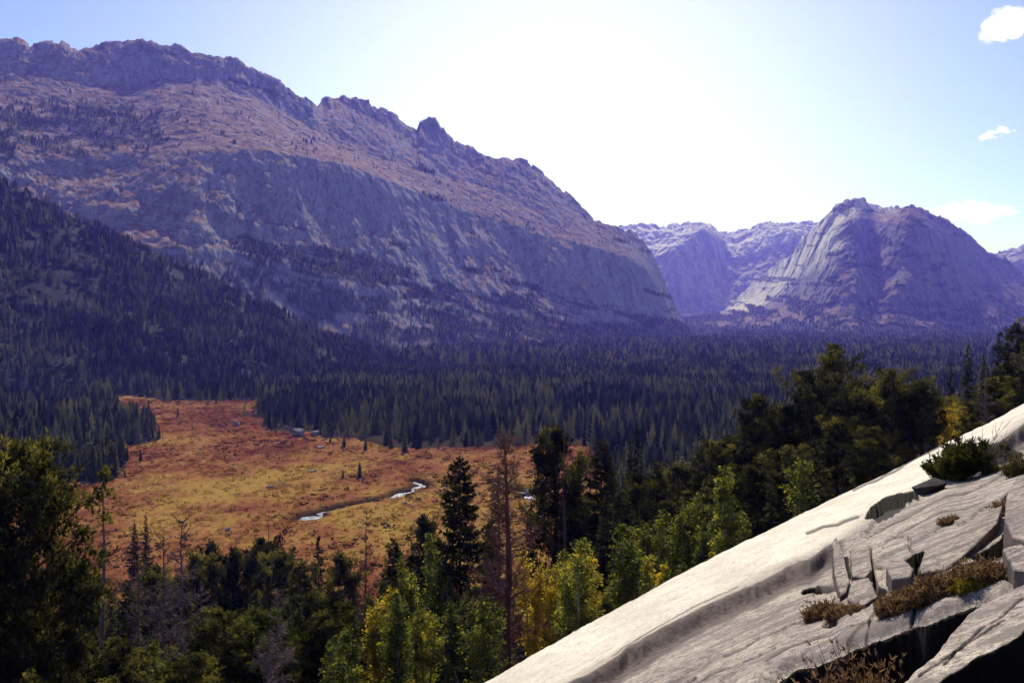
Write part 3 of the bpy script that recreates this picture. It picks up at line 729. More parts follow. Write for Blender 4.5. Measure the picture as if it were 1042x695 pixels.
def mid_tree(x, y, z, h, label, group, w=1.0):
    o = bpy.data.objects.new('spruce_tree', random.choice(mids)); col.objects.link(o)
    o.location = (x, y, z-.2); o.scale = (h*w, h*w, h); o.rotation_euler = (0, 0, random.uniform(0, 6.28))
    return tag(o, label, 'spruce', group)
for i in ind:
    p_ = xs[i]/ys[i]*F+CX
    if p_ < 230: lb, gr = 'dark spruce in the wooded block left of the meadow', 'spruces left of the meadow'
    elif p_ < 600: lb, gr = 'dark spruce along the far edge of the meadow', 'spruces along the far edge of the meadow'
    else: lb, gr = 'dark spruce in the forest behind the slope pines', 'spruces behind the slope pines'
    mid_tree(xs[i], ys[i], zs[i], hv[i], lb, gr, random.uniform(.85, 1.2))
lone = [(366, 486, 17, 'lone dark pointed spruce on the meadow above the stream'), (349, 488, 11, 'shorter dull spruce left of the lone one above the stream'), (369, 491, 7, 'tiny sapling just right of the lone spruce above the stream'),
        (143, 470, 13, 'thin small spruce on the meadow near the left wooded block'), (127, 487, 9, 'low spruce right of the dark clump on the meadow'), (181, 425, 11, 'small spruce on the far upper meadow'),
        (220, 412, 9, 'small spruce at the top end of the meadow'), (232, 440, 5, None), (196, 437, 5, None), (398, 456, 16, None), (350, 455, 13, None), (372, 458, 14, None), (412, 461, 22, 'spruce standing forward of the far meadow edge'), (426, 456, 8, None), (446, 458, 7, None), (336, 450, 9, None)]
for px, py, ht, lb in lone:
    x, d = gpt(px, py); mid_tree(x, d, float(ground_z(x, d)), ht/F*d, lb or 'small spruce scattered at the margin of the meadow', 'small spruces scattered on the meadow', 1.3)
for k in range(26):
    px, py = random.uniform(72, 117), random.uniform(478, 492); x, d = gpt(px, py)
    mid_tree(x, d, float(ground_z(x, d)), random.uniform(9, 14), 'dark spruce in the small clump standing out into the meadow', 'small spruce clump on the left of the meadow')

# ------------------------------------------------------------------ meadow scrub, stream, boulders
xs3, ys3 = [], []
n = 60000
ux = rng.uniform(-.62, .12, n); yd = np.sqrt(rng.uniform(190**2, 720**2, n)); xm = ux*yd
ok = meadow_mask(xm, yd) & (stream_dist(xm, yd) > 2.6) & (pool_d(xm, yd) > 5)
dens = fbm(xm/9, yd/15, o=4, s=55)
ok &= rng.random(n) < np.clip(.55+1.3*dens, .12, 1)
xm, yd = xm[ok], yd[ok]
rr_ = np.random.default_rng(3)
def scrub(k):
    r_ = np.random.default_rng(k); n = 7; a = r_.uniform(0, 6.28, n)
    C = np.stack([.45*np.cos(a)*r_.random(n), .45*np.sin(a)*r_.random(n), 0*a], 1)
    V, Fc, T = spikes(C, np.stack([.5*np.cos(a), .5*np.sin(a), 1+0*a], 1), np.full(n, .55), np.full(n, .42), 1, .3, r_, np.full(n, .5))
    return V, np.concatenate([Fc[:, [0, 1, 2]], Fc[:, [0, 2, 3]]])
sc_me = tile_trees('meadow_scrub', [scrub(k) for k in range(5)], np.stack([xm, yd, ground_z(xm, yd)+.1], -1), rng.uniform(.5, 1.5, len(xm)), width=rng.uniform(.9, 2.0, len(xm)))
M = Mat('meadow_scrub')
p2 = M.pos((1, .55, 1))
f = M.math('ADD', M.math('MULTIPLY', M.noise(p2, .022, 5, .6, .4), .5), M.math('MULTIPLY', M.noise(M.pos((1, .5, 1)), .12, 6, .68, .5), .37))
f = M.math('ADD', f, M.math('MULTIPLY', M.n('ShaderNodeSeparateColor', i_Color=M.attr('tint')).outputs[0], .16))
f = wet(M, f)
dk = M.ramp(M.n('ShaderNodeSeparateColor', i_Color=M.attr('tint')).outputs[0], [(.16, 1.0), (.26, 0.0)])
c = M.ramp(f, [(.36, (.08, .022, .014)), (.44, (.20, .058, .03)), (.51, (.32, .125, .045)), (.58, (.44, .25, .055)), (.67, (.46, .29, .06))])
c = M.mix(dk, c, (.035, .03, .012))
o = link('meadow_shrubbery', sc_me, M.surf(c, .9, None, .05, .35)); tag(o, 'rust red and golden low scrub covering the meadow', 'scrub', kind='stuff')

Mw = Mat('stream_water')
nw = Mw.noise(Mw.pos((1, 1, 1)), 1.2, 4, .6)
wc = Mw.ramp(Mw.noise(Mw.pos((.6, .6, 1)), .7, 5, .7), [(.46, (.03, .032, .045)), (.58, (.55, .55, .62))])
water = Mw.surf(wc, .3, Mw.bump(nw, .35, .2), .8)
for L, w0 in ((STREAM[0], .55), (STREAM[1], .5)):
    t = np.linspace(0, len(L)-1, 90); xx = np.interp(t, range(len(L)), L[:, 0])+3*fbm(t*1.1, t*0, o=3, s=2); yy = np.interp(t, range(len(L)), L[:, 1])
    tx, ty = np.gradient(xx), np.gradient(yy); q = np.hypot(tx, ty); nx, ny = -ty/q, tx/q
    w = w0*np.clip(.7+2.4*fbm(t*1.6, t*0+3, o=3, s=4), .08, 3)
    w = w+np.where(L is STREAM[0], 2.6*np.exp(-((t-1.4)/.5)**2)+1.2*np.exp(-((t-7.7)/.5)**2)+1.6*np.exp(-((t-9.5)/.4)**2), 2.4*np.exp(-((t-1.1)/.5)**2))
    V = []
    for s_ in (-1, -.33, .33, 1): V.append(np.stack([xx+nx*w*s_, yy+ny*w*s_, ground_z(xx, yy)-1.15+0*xx], 1))
    V = np.stack(V, 0); o = link('stream', np_mesh('stream', V.reshape(-1, 3), grid_faces(4, 90)[:, ::-1], True), water)
    tag(o, 'narrow bright stream winding across the meadow' if L is STREAM[0] else 'short stretch of stream glinting behind the tall dead pine', 'stream', kind='structure')

def rock_mesh(name, dims, seed, npts=16, rough=.08, sub=2, flat=False):
    rr = random.Random(seed); bm = bmesh.new()
    for _ in range(npts):
        v = [rr.gauss(0, 1) for _ in range(3)]; q = max(abs(c) for c in v); 
        v = [c/(q if not flat else .35*q+.65*math.sqrt(sum(e*e for e in v))*.9)*rr.uniform(.8, 1) for c in v]
        bm.verts.new([v[i]*dims[i]*.5 for i in range(3)])
    bmesh.ops.convex_hull(bm, input=bm.verts)
    bmesh.ops.delete(bm, geom=[v for v in bm.verts if not v.link_faces], context='VERTS')
    bmesh.ops.bevel(bm, geom=bm.edges[:], offset=min(dims)*.06, segments=2, affect='EDGES', profile=.6)
    bmesh.ops.triangulate(bm, faces=bm.faces[:])
    for _ in range(sub): bmesh.ops.subdivide_edges(bm, edges=bm.edges[:], cuts=1, use_grid_fill=True)
    co = np.array([v.co for v in bm.verts]); m = max(dims)
    dsp = rough*m*fbm(co[:, 0]/m*4+seed, co[:, 1]/m*4, co[:, 2]/m*4, o=4, s=seed)
    for v, dz in zip(bm.verts, dsp): v.co += v.normal*float(dz)*.35 if v.normal.length else v.co*0
    me = bpy.data.meshes.new(name); bm.to_mesh(me); bm.free()
    for p_ in me.polygons: p_.use_smooth = False
    return me
def granite(name, a, b, dark, sc=1.0):
    M = Mat(name); p = M.pos()
    n1 = M.noise(p, .7*sc, 7, .65); n2 = M.noise(p, 9*sc, 6, .75); n3 = M.noise(M.pos((1, .35, 1)), 2.4*sc, 6, .7, .8); n4 = M.noise(p, 45*sc, 3, .7)
    c = M.ramp(n1, [(.42, a), (.60, b)])
    c = M.mix(M.ramp(n2, [(.42, .75), (.50, 0.0)]), c, dark)
    n6 = M.noise(p, 22*sc, 4, .8); c = M.mix(M.ramp(n6, [(.42, .7), (.47, 0.0)]), c, dark)
    c = M.mix(M.ramp(n3, [(.54, 0.0), (.66, .6)]), c, tuple(x*.45 for x in b))
    c = M.mix(M.ramp(n4, [(.42, .6), (.5, 0.0)]), c, tuple(x*.5 for x in b))
    n5 = M.noise(M.n('ShaderNodeMapping', i_Vector=p, i_Rotation=(0, -.47, .1), i_Scale=(.22, 1.6, 1)).outputs[0], 1.6*sc, 6, .7, .4)
    c = M.mix(M.ramp(n5, [(.42, .85), (.5, 0.0)]), c, tuple(x*.45 for x in b))
    return M, c, (n1, n2, n3, n4), p
Mg, cg, ns, _ = granite('loose_granite', (.60, .50, .41), (.40, .32, .29), (.10, .07, .06))
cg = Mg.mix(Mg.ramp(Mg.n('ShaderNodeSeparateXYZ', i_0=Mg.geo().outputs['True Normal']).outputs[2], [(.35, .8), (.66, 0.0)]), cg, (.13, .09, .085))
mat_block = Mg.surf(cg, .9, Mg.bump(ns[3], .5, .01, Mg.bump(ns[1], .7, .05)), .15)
Mg, cg, ns, _ = granite('dark_granite', (.10, .08, .08), (.07, .055, .055), (.03, .02, .02))
mat_dark = Mg.surf(cg, .9, Mg.bump(ns[1], .7, .05), .15)
Mg, cg, ns, _ = granite('meadow_granite', (.5, .46, .44), (.34, .30, .30), (.14, .11, .11), .3)
mat_boulder = Mg.surf(cg, .9, Mg.bump(ns[1], .7, .15), .15)
for i, (px, py, w, h, lb) in enumerate([
    (303, 443, 15, 8, 'pale angular boulder before the far trees of the meadow'), (321, 443, 10, 7, 'dark round boulder right of the pale angular one'),
    (240, 434, 10, 6, 'grey boulder on the upper meadow near the forest corner'), (232, 543, 7, 4, 'small white boulder near the dark pines at the meadow edge'),
    (326, 456, 10, 4, 'flat grey rock lying on the upper meadow'), (275, 498, 8, 3, 'low pale rock in the middle of the meadow'), (412, 515, 6, 3, 'small pale rock just below the stream bend'),
    (318, 481, 9, 3, 'low rock on the meadow left of the lone spruce'), (468, 449, 4, 5, 'small white rock at the foot of the far forest'), (538, 504, 9, 6, 'white boulder glimpsed beside the tall dead pine')]):
    x, d = gpt(px, py); W_, H_ = w/F*d, h/F*d*1.5
    o = link('boulder', rock_mesh('boulder', (W_, W_*.8, H_), 300+i, 22, sub=1, flat=True), mat_boulder)
    o.location = (x, d, float(ground_z(x, d))+H_*.2+.2); o.rotation_euler = (0, 0, i*1.3); tag(o, lb, 'boulder')

# ------------------------------------------------------------------ the granite slab we stand on
edge = curve([(300, 795), (400, 745), (490, 696), (560, 656), (640, 612), (700, 580), (800, 530), (860, 502), (900, 482), (960, 452), (1000, 433), (1042, 411), (1120, 372), (1300, 285)])
def e_off(px): return 80-(px-490)/552*45.0       # the far rim lies about 20 m off at the lower end, 50 m off at the top
S1 = curve([(300, 850), (500, 738), (560, 706), (600, 687), (640, 660), (690, 634), (740, 609), (775, 592), (800, 578), (830, 566), (850, 556), (880, 535), (900, 517), (930, 506), (950, 496), (985, 474), (1010, 454), (1042, 432), (1120, 395), (1300, 310)])
S2 = curve([(300, 960), (600, 790), (700, 722), (745, 700), (780, 682), (810, 664), (850, 652), (880, 642), (905, 632), (960, 612), (1000, 600), (1032, 590), (1080, 560), (1300, 420)])
S3 = curve([(600, 990), (860, 745), (915, 697), (950, 670), (966, 650), (985, 625), (1008, 607), (1034, 591), (1080, 561), (1300, 421)])
S4 = curve([(600, 1100), (900, 760), (960, 706), (980, 694), (1005, 678), (1042, 656), (1080, 632), (1300, 500)])
def seg_d(px, py, L):
    return dist_poly(px, py, np.array(L, float))
CRACKS = [([(1042, 478), (1022, 493), (1010, 508)], 2, .2), ([(886, 586), (892, 590), (900, 601)], 1.6, .3), ([(862, 604), (880, 600), (893, 592)], .1, 0),
          ([(820, 541), (838, 535), (852, 534), (872, 526)], 1.6, .02), ([(697, 678), (708, 676)], 2.4, .1), ([(840, 626), (850, 625)], 2.2, .1), ([(818, 590), (835, 586), (850, 589)], 2.0, .2),
          ([(860, 614), (875, 606), (893, 598)], 1.8, .2), ([(735, 655), (765, 643), (800, 628), (830, 620)], 1.2, .05), ([(660, 700), (720, 678), (790, 652)], 1.0, .03), ([(780, 664), (830, 640), (880, 628)], 1.0, .03),
          ([(900, 545), (950, 522), (1000, 500)], 1.0, .03), ([(880, 541), (930, 518), (985, 492), (1035, 462)], 1.0, .04), ([(870, 500), (905, 482), (940, 462), (960, 452)], 1.2, .04), ([(620, 668), (690, 628), (750, 598)], .8, .02),
          ([(866, 556), (884, 552), (888, 572), (893, 590)], 1.4, .15), ([(925, 575), (940, 582), (960, 580), (985, 568)], 1.6, .12), ([(935, 700), (975, 676), (1020, 640)], 1.0, .04), ([(960, 690), (1000, 650), (1042, 615)], 1.0, .03)]
GAPS = [([(883, 530), (885, 520), (897, 511), (914, 504), (931, 503), (934, 507), (921, 514), (903, 523), (890, 530)], .3), ([(850, 561), (862, 563), (865, 584), (860, 582), (853, 570)], .5),
        ([(907, 578), (922, 566), (940, 556), (939, 568), (931, 578), (922, 574)], .5), ([(886, 586), (894, 590), (903, 594), (899, 602), (893, 598)], .4), ([(932, 582), (956, 580), (962, 586), (945, 594), (934, 592)], .35),
        ([(988, 557), (1006, 547), (1020, 534), (1028, 513), (1034, 522), (1032, 545), (1016, 558), (1000, 562)], .7), ([(1004, 519), (1014, 502), (1030, 497), (1032, 506), (1020, 512)], .5),
        ([(972, 568), (996, 562), (1018, 565), (1042, 580), (1042, 586), (1012, 578), (985, 575)], .45), ([(862, 615), (882, 606), (896, 598), (897, 602), (880, 611), (866, 619)], .3),
        ([(814, 590), (832, 585), (852, 590), (836, 591)], .3), ([(1030, 446), (1000, 462), (985, 474), (996, 471), (1042, 450)], .2)]
def slab_offset(px, py, d):
    """height above the plain sheet, and how much shade and crack darkness is painted on the rock"""
    jag = 5*fbm(px/34, py/34, o=2, s=70)+1.0*fbm(px/11, py/11, o=2, s=71)
    pj = py+jag
    h1 = curve([(300, .35), (600, .25), (700, .25), (780, .22), (810, .24), (845, .26), (862, .12), (900, .10), (925, .10), (962, .10), (985, .2), (1042, .42), (1300, .6)])(px)
    k = F/d                                     # pixels per metre
    s1 = pj-S1(px); off = -h1*sstep(0, 4.5, s1)*np.exp(-np.clip(s1-4, 0, None)/(70))
    face = sstep(-1.6, -.2, s1)*sstep(14, 7, s1); soil = face*.52*sstep(.11, .2, h1)  # step face darkened in colour to stand in for its shade
    off += .05*sstep(-26, 0, s1)*np.exp(-np.clip(s1, 0, None)/30)
    # minor sheets, parallel to the big step
    for a_, hh, w_ in ((38, .06, 50), (66, .05, 40), (-40, .035, 45), (-78, .03, 40), (95, .05, 40)):
        q = pj-S1(px)-a_-7*fbm(px/60, py*0+a_, o=3, s=int(a_) % 97); m_ = sstep(-.1, .25, fbm(px/70, py*0+a_*.1, o=2, s=12))
        off -= m_*hh*sstep(0, 1.6, q)*np.exp(-np.clip(q, 0, None)/w_)
    # crevice below S2, the tilted block S3 and the hollow before it
    s2 = pj-S2(px); s3 = pj-S3(px); s4 = pj-S4(px)
    pit = sstep(0, 5, s2)*(1-sstep(-2.5, 0, s3)); pit2 = sstep(0, 3, s4)
    depth = 1.25*sstep(1042, 960, px)+.25
    off = off-depth*pit-1.3*pit2+.10*sstep(0, 14, s3)*(1-pit2)
    off += -.12*np.exp(-(np.abs(s2+2)/4)**2)
    soil = np.maximum(soil, np.maximum(sstep(-1.8, -.9, s2)*(1-sstep(-2.5, 0, s3)), sstep(-1.8, -.9, s4)))  # crevice and hollow blackened: their shade is put into the colour
    # broken blocks between the sheets
    reg = .35*sstep(840, 860, px)*sstep(960, 935, px)*sstep(6, 20, pj-S1(px))*sstep(2, -8, s2)
    wx, wy = px/44+.25*fbm(px/20, py/20, o=3, s=5), (py+.45*px)/24
    idv, bd, tx, ty = cells(wx, wy, 33)
    off += reg*((idv-.5)*.20+tx*(idv-.5)*.25+ty*.12*(idv-.3)) - reg*.16*sstep(.09, .0, bd)*(idv > .35)
    for L, w_, dp in CRACKS:
        if dp: 
            q = seg_d(px+jag*.6, py+jag*.4, L); g_ = np.exp(-(q/w_)**4); off -= dp*g_; soil = np.maximum(soil, g_*(.9 if dp > .07 else .5))  # crack lines darkened in colour
    gx, gy = px+2.2*fbm(px/7, py/7, o=3, s=15), py+1.6*fbm(px/7, py/7, o=3, s=16)
    for P_, dp in GAPS:
        PA = np.array(P_, float); m_ = in_poly(gx, gy, PA); off -= dp*m_; m2 = in_poly(gx, gy+1.9, PA) | in_poly(gx-1.5, gy, PA) | in_poly(gx+1.5, gy, PA) | m_; soil = np.where(m2, 1.0, soil)  # gaps painted black as deep shade
    off += .016*fbm(px/44, (py+.5*px)/12, o=4, s=80)+.004*fbm(px/9, py/6, o=2, s=81)*np.clip(12/d, .3, 2)
    return off, np.clip(soil, 0, 1)  # soil is the painted shade and crack darkness
def slab_point(px, py):
    px = np.asarray(px, float); py = np.asarray(py, float)
    e = edge(px); s = py-e; eo = e_off(px)
    d = 1.7*F/(np.maximum(s, 0)+eo)
    off, soil = slab_offset(px, py, d)  # soil: painted shade and crack darkness
    z = (HY-py)/F*d+off*sstep(0, 8, s)
    return (px-CX)/F*d, d, z, soil
pxs = np.arange(300, 1302, 1.15); ss = np.concatenate([np.linspace(0, 12, 14)[:-1], np.arange(12, 330, .85), np.arange(330, 900, 5)])
PX, SS = np.meshgrid(pxs, ss); PYs = edge(PX)+SS+1.3*sstep(8, 0, SS)*fbm(PX/12, PX*0, o=4, s=8)
Xs, Ys, Zs, Shd = slab_point(PX, PYs)
# the rim rolls over and drops behind
tt = np.linspace(14, 0.25, 26)[:, None]; x0, y0, z0 = Xs[0:1], Ys[0:1], Zs[0:1]
sl = z0/y0
Xb = x0+(PX[0:1]-CX)/F*tt; Yb = y0+tt+0*x0; Zb = z0+sl*tt-.06*tt-.05*tt**2
Xs, Ys, Zs = np.concatenate([Xb, Xs]), np.concatenate([Yb, Ys]), np.concatenate([Zb, Zs]); Shd = np.concatenate([0*Xb, Shd])
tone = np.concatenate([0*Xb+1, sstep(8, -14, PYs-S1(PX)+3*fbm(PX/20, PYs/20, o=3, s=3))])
Mg, cg, ns, pp = granite('slab_granite', (.64, .53, .43), (.42, .335, .30), (.10, .07, .06))
br = Mg.ramp(Mg.noise(Mg.pos((1, .4, 1)), .5, 7, .65, .5), [(.4, (.86, .78, .64)), (.62, (.68, .58, .47))])
br = Mg.mix(Mg.ramp(ns[1], [(.40, .7), (.46, 0.0)]), br, (.30, .24, .20)); br = Mg.mix(Mg.ramp(ns[2], [(.56, 0.0), (.68, .55)]), br, (.42, .34, .28))
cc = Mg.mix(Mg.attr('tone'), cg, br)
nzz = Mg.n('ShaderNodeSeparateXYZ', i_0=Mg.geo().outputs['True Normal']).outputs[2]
cc = Mg.mix(Mg.ramp(nzz, [(.35, .7), (.66, 0.0)]), cc, (.12, .085, .08))  # steep faces painted darker in place of shade
shade_c = Mg.mix(Mg.ramp(ns[1], [(.35, 0.0), (.6, 1.0)]), (.05, .033, .03), (.15, .105, .095))  # brown to near black colour of the painted shade and cracks
shade_c = Mg.mix(Mg.ramp(Mg.attr('soil'), [(.6, 0.0), (.9, 1.0)]), shade_c, (.012, .008, .007))  # soil attribute holds the painted shade and crack darkness
cc = Mg.mix(Mg.ramp(Mg.attr('soil'), [(0, 0.0), (.45, .9), (.95, 1.0)]), cc, shade_c)  # painted shade and crack darkness mixed over the rock colour
nb_ = Mg.bump(ns[2], .6, .018); nb_ = Mg.bump(ns[1], .7, .02, nb_); nb_ = Mg.bump(ns[3], .5, .008, nb_)
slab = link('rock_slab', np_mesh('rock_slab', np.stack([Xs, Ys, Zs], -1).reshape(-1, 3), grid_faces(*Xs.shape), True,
            {'tone': tone.ravel(), 'soil': Shd.ravel()}), Mg.surf(cc, .85, nb_, .2))  # soil attribute carries the painted shade and crack darkness
tag(slab, 'bright tilted granite slab running down across the lower right', 'rock slab', kind='structure')

def sp(px, py):
    a = slab_point(np.array([px]), np.array([py])); return float(a[0][0]), float(a[1][0]), float(a[2][0])
def plane_point(px, py):
    d = 1.7*F/(max(py-float(edge(px)), 0)+float(e_off(px))); return np.array([(px-CX)/F*d, d, (HY-py)/F*d])
def plate(poly, raise_, slope, seed, label, thick=.45, rough=.016, sink=.19):
    """an angular granite plate: its outline lies on the slab sheet, its top tilted and broken"""
    P3 = np.array([plane_point(*q) for q in poly]); c0 = P3.mean(0); rr = random.Random(seed); sink = .10 if seed < 5 else .12 if seed == 5 else .08; bm = bmesh.new()
    kx = 1/(np.ptp(P3[:, 0])+.01); ky = 1/(np.ptp(P3[:, 1])+.01)
    top = [bm.verts.new(tuple(p-c0+np.array([0, 0, raise_+slope[0]*(p[0]-c0[0])*kx+slope[1]*(p[1]-c0[1])*ky]))) for p in P3]
    f = bm.faces.new(top); f.normal_update()
    if f.normal.z < 0: f.normal_flip()
    q = bmesh.ops.extrude_face_region(bm, geom=[f]); nv_ = [v for v in q['geom'] if isinstance(v, bmesh.types.BMVert)]
    for v in nv_: v.co.z -= 0
    for v in top: v.co.z -= thick; v.co.x *= 1.04; v.co.y *= 1.04
    bmesh.ops.recalc_face_normals(bm, faces=bm.faces[:])
    bmesh.ops.bevel(bm, geom=[e for e in bm.edges], offset=.012, segments=1, affect='EDGES')
    bmesh.ops.triangulate(bm, faces=bm.faces[:])
    for _ in range(3): bmesh.ops.subdivide_edges(bm, edges=[e for e in bm.edges if e.calc_length() > .04], cuts=1, use_grid_fill=True)
    bmesh.ops.triangulate(bm, faces=bm.faces[:]); bm.normal_update()
    co = np.array([v.co for v in bm.verts]); dn = fbm(co[:, 0]*4+seed, co[:, 1]*4, co[:, 2]*4, o=4, s=seed)*rough
    for v, q in zip(bm.verts, dn): v.co += v.normal*float(q)
    me = bpy.data.meshes.new('granite_block'); bm.to_mesh(me); bm.free()
    o = link('granite_block', me, mat_block); o.location = c0-np.array([0, 0, sink]); return tag(o, label, 'granite block')
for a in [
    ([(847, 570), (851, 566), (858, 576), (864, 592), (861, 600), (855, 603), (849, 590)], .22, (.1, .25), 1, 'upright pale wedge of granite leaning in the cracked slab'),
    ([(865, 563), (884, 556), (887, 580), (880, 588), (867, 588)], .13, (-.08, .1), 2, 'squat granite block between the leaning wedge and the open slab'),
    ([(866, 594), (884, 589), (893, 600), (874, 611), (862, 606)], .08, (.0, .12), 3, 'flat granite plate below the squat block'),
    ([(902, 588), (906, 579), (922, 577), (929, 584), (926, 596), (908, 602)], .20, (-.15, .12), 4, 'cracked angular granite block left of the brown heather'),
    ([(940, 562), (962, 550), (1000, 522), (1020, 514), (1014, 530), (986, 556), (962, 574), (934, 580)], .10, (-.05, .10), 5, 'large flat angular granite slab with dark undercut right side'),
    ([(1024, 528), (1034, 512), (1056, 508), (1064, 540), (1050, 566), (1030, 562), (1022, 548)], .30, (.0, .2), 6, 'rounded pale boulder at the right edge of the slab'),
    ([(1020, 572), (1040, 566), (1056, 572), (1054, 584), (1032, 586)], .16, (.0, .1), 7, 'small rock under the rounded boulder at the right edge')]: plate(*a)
for i, (px, py, w, h, dp, rot, tilt, lb) in enumerate([
    (990, 570, 34, 15, .45, .1, .0, 'dark lichen covered rock above the brown heather'),
    (946, 500, 34, 15, .6, .2, .1, 'low dark rounded rock at the foot of the pine bush')]):
    x, y, z = sp(px, py); k = y/F
    o = link('granite_block', rock_mesh('granite_block', (w*k, dp, h*k), 400+i, 18, .07, 2), mat_dark)
    o.location = (x, y, z+h*k*.25); o.rotation_euler = (-.35, -.47+tilt, rot*.5); tag(o, lb, 'granite block')

# plants on the slab
def grass_mat(name, a, b, c):
    M = Mat(name); at = M.n('ShaderNodeSeparateColor', i_Color=M.attr('tint')).outputs[0]
    col_ = M.ramp(at, [(.1, a), (.5, b), (.9, c)]); return M.surf(col_, .8, None, .1, .3)
mat_heath = grass_mat('dry_heather', (.09, .04, .025), (.27, .15, .075), (.50, .33, .15))
mat_yel = grass_mat('yellow_green_tuft', (.16, .12, .02), (.34, .26, .03), (.5, .40, .06))
mat_tuft = grass_mat('olive_tuft', (.06, .05, .02), (.14, .11, .035), (.26, .19, .06))
def tuft(name, rx, ry, h, n, seed, mat, label, cat, loc, leafy=True, rz=0., tilt=-.3):
    rr = np.random.default_rng(seed); root = bpy.data.objects.new(name, None); col.objects.link(root); root.location = loc; root.rotation_euler = (tilt*.3, -.25, rz)
    tag(root, label, cat); wd = Wood(); C, Dr = [], []
    for i in range(n):
        a = rr.uniform(0, 6.28); q = math.sqrt(rr.random()); b = np.array([rx*q*math.cos(a), ry*q*math.sin(a), -.05])
        hh = h*(1-.6*q*q)*rr.uniform(.5, 1.1); dv = np.array([.5*q*math.cos(a), .5*q*math.sin(a), 1])+rr.normal(0, .2, 3)
        m = b+dv*hh*.5; e = b+dv*hh+rr.normal(0, .05*h, 3)
        wd.add([b, m, e], [.004, .003, .0015], 3)
        if leafy:
            for f in rr.uniform(.3, 1, 7): C.append(b+(e-b)*f+rr.normal(0, .02, 3)); Dr.append(dv)
    link('stems', wd.mesh('stems'), mat, root)
    if leafy:
        C, Dr = np.array(C), np.array(Dr)
        V, Fc, T = spikes(C, Dr, rr.uniform(.03, .065, len(C)), np.full(len(C), .012), 4, .7, rr, np.clip(rr.normal(.5, .22, len(C)), 0, 1))
        link('foliage', np_mesh('tuft_foliage', V, Fc, False, {'tint': T}), mat, root)
    return root
for i, (px, py, wpx, hpx, n, mt, nm, lb, cat) in enumerate([
    (893, 700, 92, 58, 620, mat_heath, 'heather_clump', 'bushy russet heather clump at the bottom edge in the dark hollow', 'heather'),
    (850, 712, 60, 34, 300, mat_heath, 'heather_clump', 'lower russet heather clump left of the bushy one at the bottom edge', 'heather'),
    (918, 612, 46, 20, 280, mat_heath, 'heather_clump', 'brown heather at the lower left end of the ledge strip', 'heather'),
    (955, 600, 56, 26, 420, mat_heath, 'heather_clump', 'brown heather in the middle of the ledge strip', 'heather'),
    (998, 586, 44, 26, 360, mat_heath, 'heather_clump', 'brown heather at the upper right end of the ledge strip', 'heather'),
    (987, 592, 28, 15, 200, mat_yel, 'grass_tuft', 'yellow green tuft amid the brown heather on the ledge', 'grass tuft'),
    (838, 616, 30, 20, 200, mat_heath, 'heather_clump', 'small brown clump below the upright granite wedge', 'heather'),
    (858, 618, 34, 9, 120, mat_heath, 'grass_tuft', 'low orange grass right of the small brown clump under the wedge', 'grass tuft'),
    (1022, 498, 46, 14, 240, mat_heath, 'grass_tuft', 'dry tawny grass above the large angular block', 'grass tuft'),
    (1040, 468, 28, 24, 240, mat_tuft, 'grass_tuft', 'olive green tuft at the right edge of the slab', 'grass tuft'),
    (965, 526, 18, 6, 60, mat_heath, 'grass_tuft', 'tiny tawny tuft on the open slab below the pine bush', 'grass tuft'),
    (1010, 470, 20, 10, 90, mat_tuft, 'grass_tuft', 'small olive tuft right below the pine bush', 'grass tuft')]):
    x, y, z = sp(px, min(py, 760)); k = y/F
    if i < 2: y = (7.4, 7.9)[i]; x = at_px((893, 852)[i], y); z = float(-3.52-.22*i); k = y/F
    s = k*wpx*(.5 if i > 1 else .26)
    t_ = tuft(nm, s, s*.7, (hpx*k*.85 if i > 1 else (.9, .75)[i]), n*(1 if i > 1 else 2), 500+i, mt, lb, cat, (x, y, z+.02), True)

# pine bush with bare twigs on its right
x, y, z = sp(968, 486)
rr_ = np.random.default_rng(9); wd = Wood(); C, Dr, L, Tn = [], [], [], []
for i in range(150):
    a = rr_.uniform(0, 6.28); el = rr_.uniform(.1, 1.45); ln = rr_.uniform(.45, 1.0)
    off = np.array([rr_.uniform(-.35, .65), rr_.uniform(-.3, .3), 0.0]); off[2] = off[0]*.5
    dv = np.array([math.cos(a)*math.cos(el)*.9, math.sin(a)*math.cos(el)*.9, math.sin(el)*.95]); e = off+dv*ln
    wd.add([off, off+dv*ln*.5+rr_.normal(0, .03, 3), e], [.02, .014, .006], 4)
    nt = 26; f = rr_.uniform(.3, 1.03, nt)[:, None]; C.append(off+dv*ln*f+rr_.normal(0, .05, (nt, 3))); Dr.append(np.repeat(dv[None]+[[0, 0, .4]], nt, 0)); L.append(rr_.uniform(.08, .15, nt)); Tn.append(np.full(nt, rr_.uniform(.1, .9)))
V, Fc, T = spikes(np.concatenate(C), np.concatenate(Dr), np.concatenate(L), np.full(150*26, .03), 5, .6, rr_, np.concatenate(Tn))
root = bpy.data.objects.new('pine_bush', None); col.objects.link(root); root.location = (x, y, z); root.scale = (.78, .78, .76); tag(root, 'low dense green pine bush growing on the open slab', 'bush')
link('stems', wd.mesh('bush_stems'), mat_bark, root); link('foliage', np_mesh('bush_foliage', V, Fc, False, {'tint': T}), mat_bush, root)
wd = Wood()
for i in range(46):
    a = rr_.uniform(-1.2, 1.2); b = np.array([.0, 0, 0]); dv = np.array([math.cos(a)*.8, math.sin(a)*.6, rr_.uniform(.3, 1.1)]); ln = rr_.uniform(.35, .95)
    pth = b+dv*ln*np.linspace(0, 1, 5)[:, None]+np.cumsum(rr_.normal(0, .035, (5, 3)), 0); wd.add(pth, [.014, .011, .009, .006, .003], 4)
    for j in range(4):
        c0 = pth[rr_.integers(1, 5)]; d2 = dv+rr_.normal(0, .6, 3); wd.add([c0, c0+d2*.1, c0+d2*.2+rr_.normal(0, .02, 3)], [.007, .005, .003], 3)
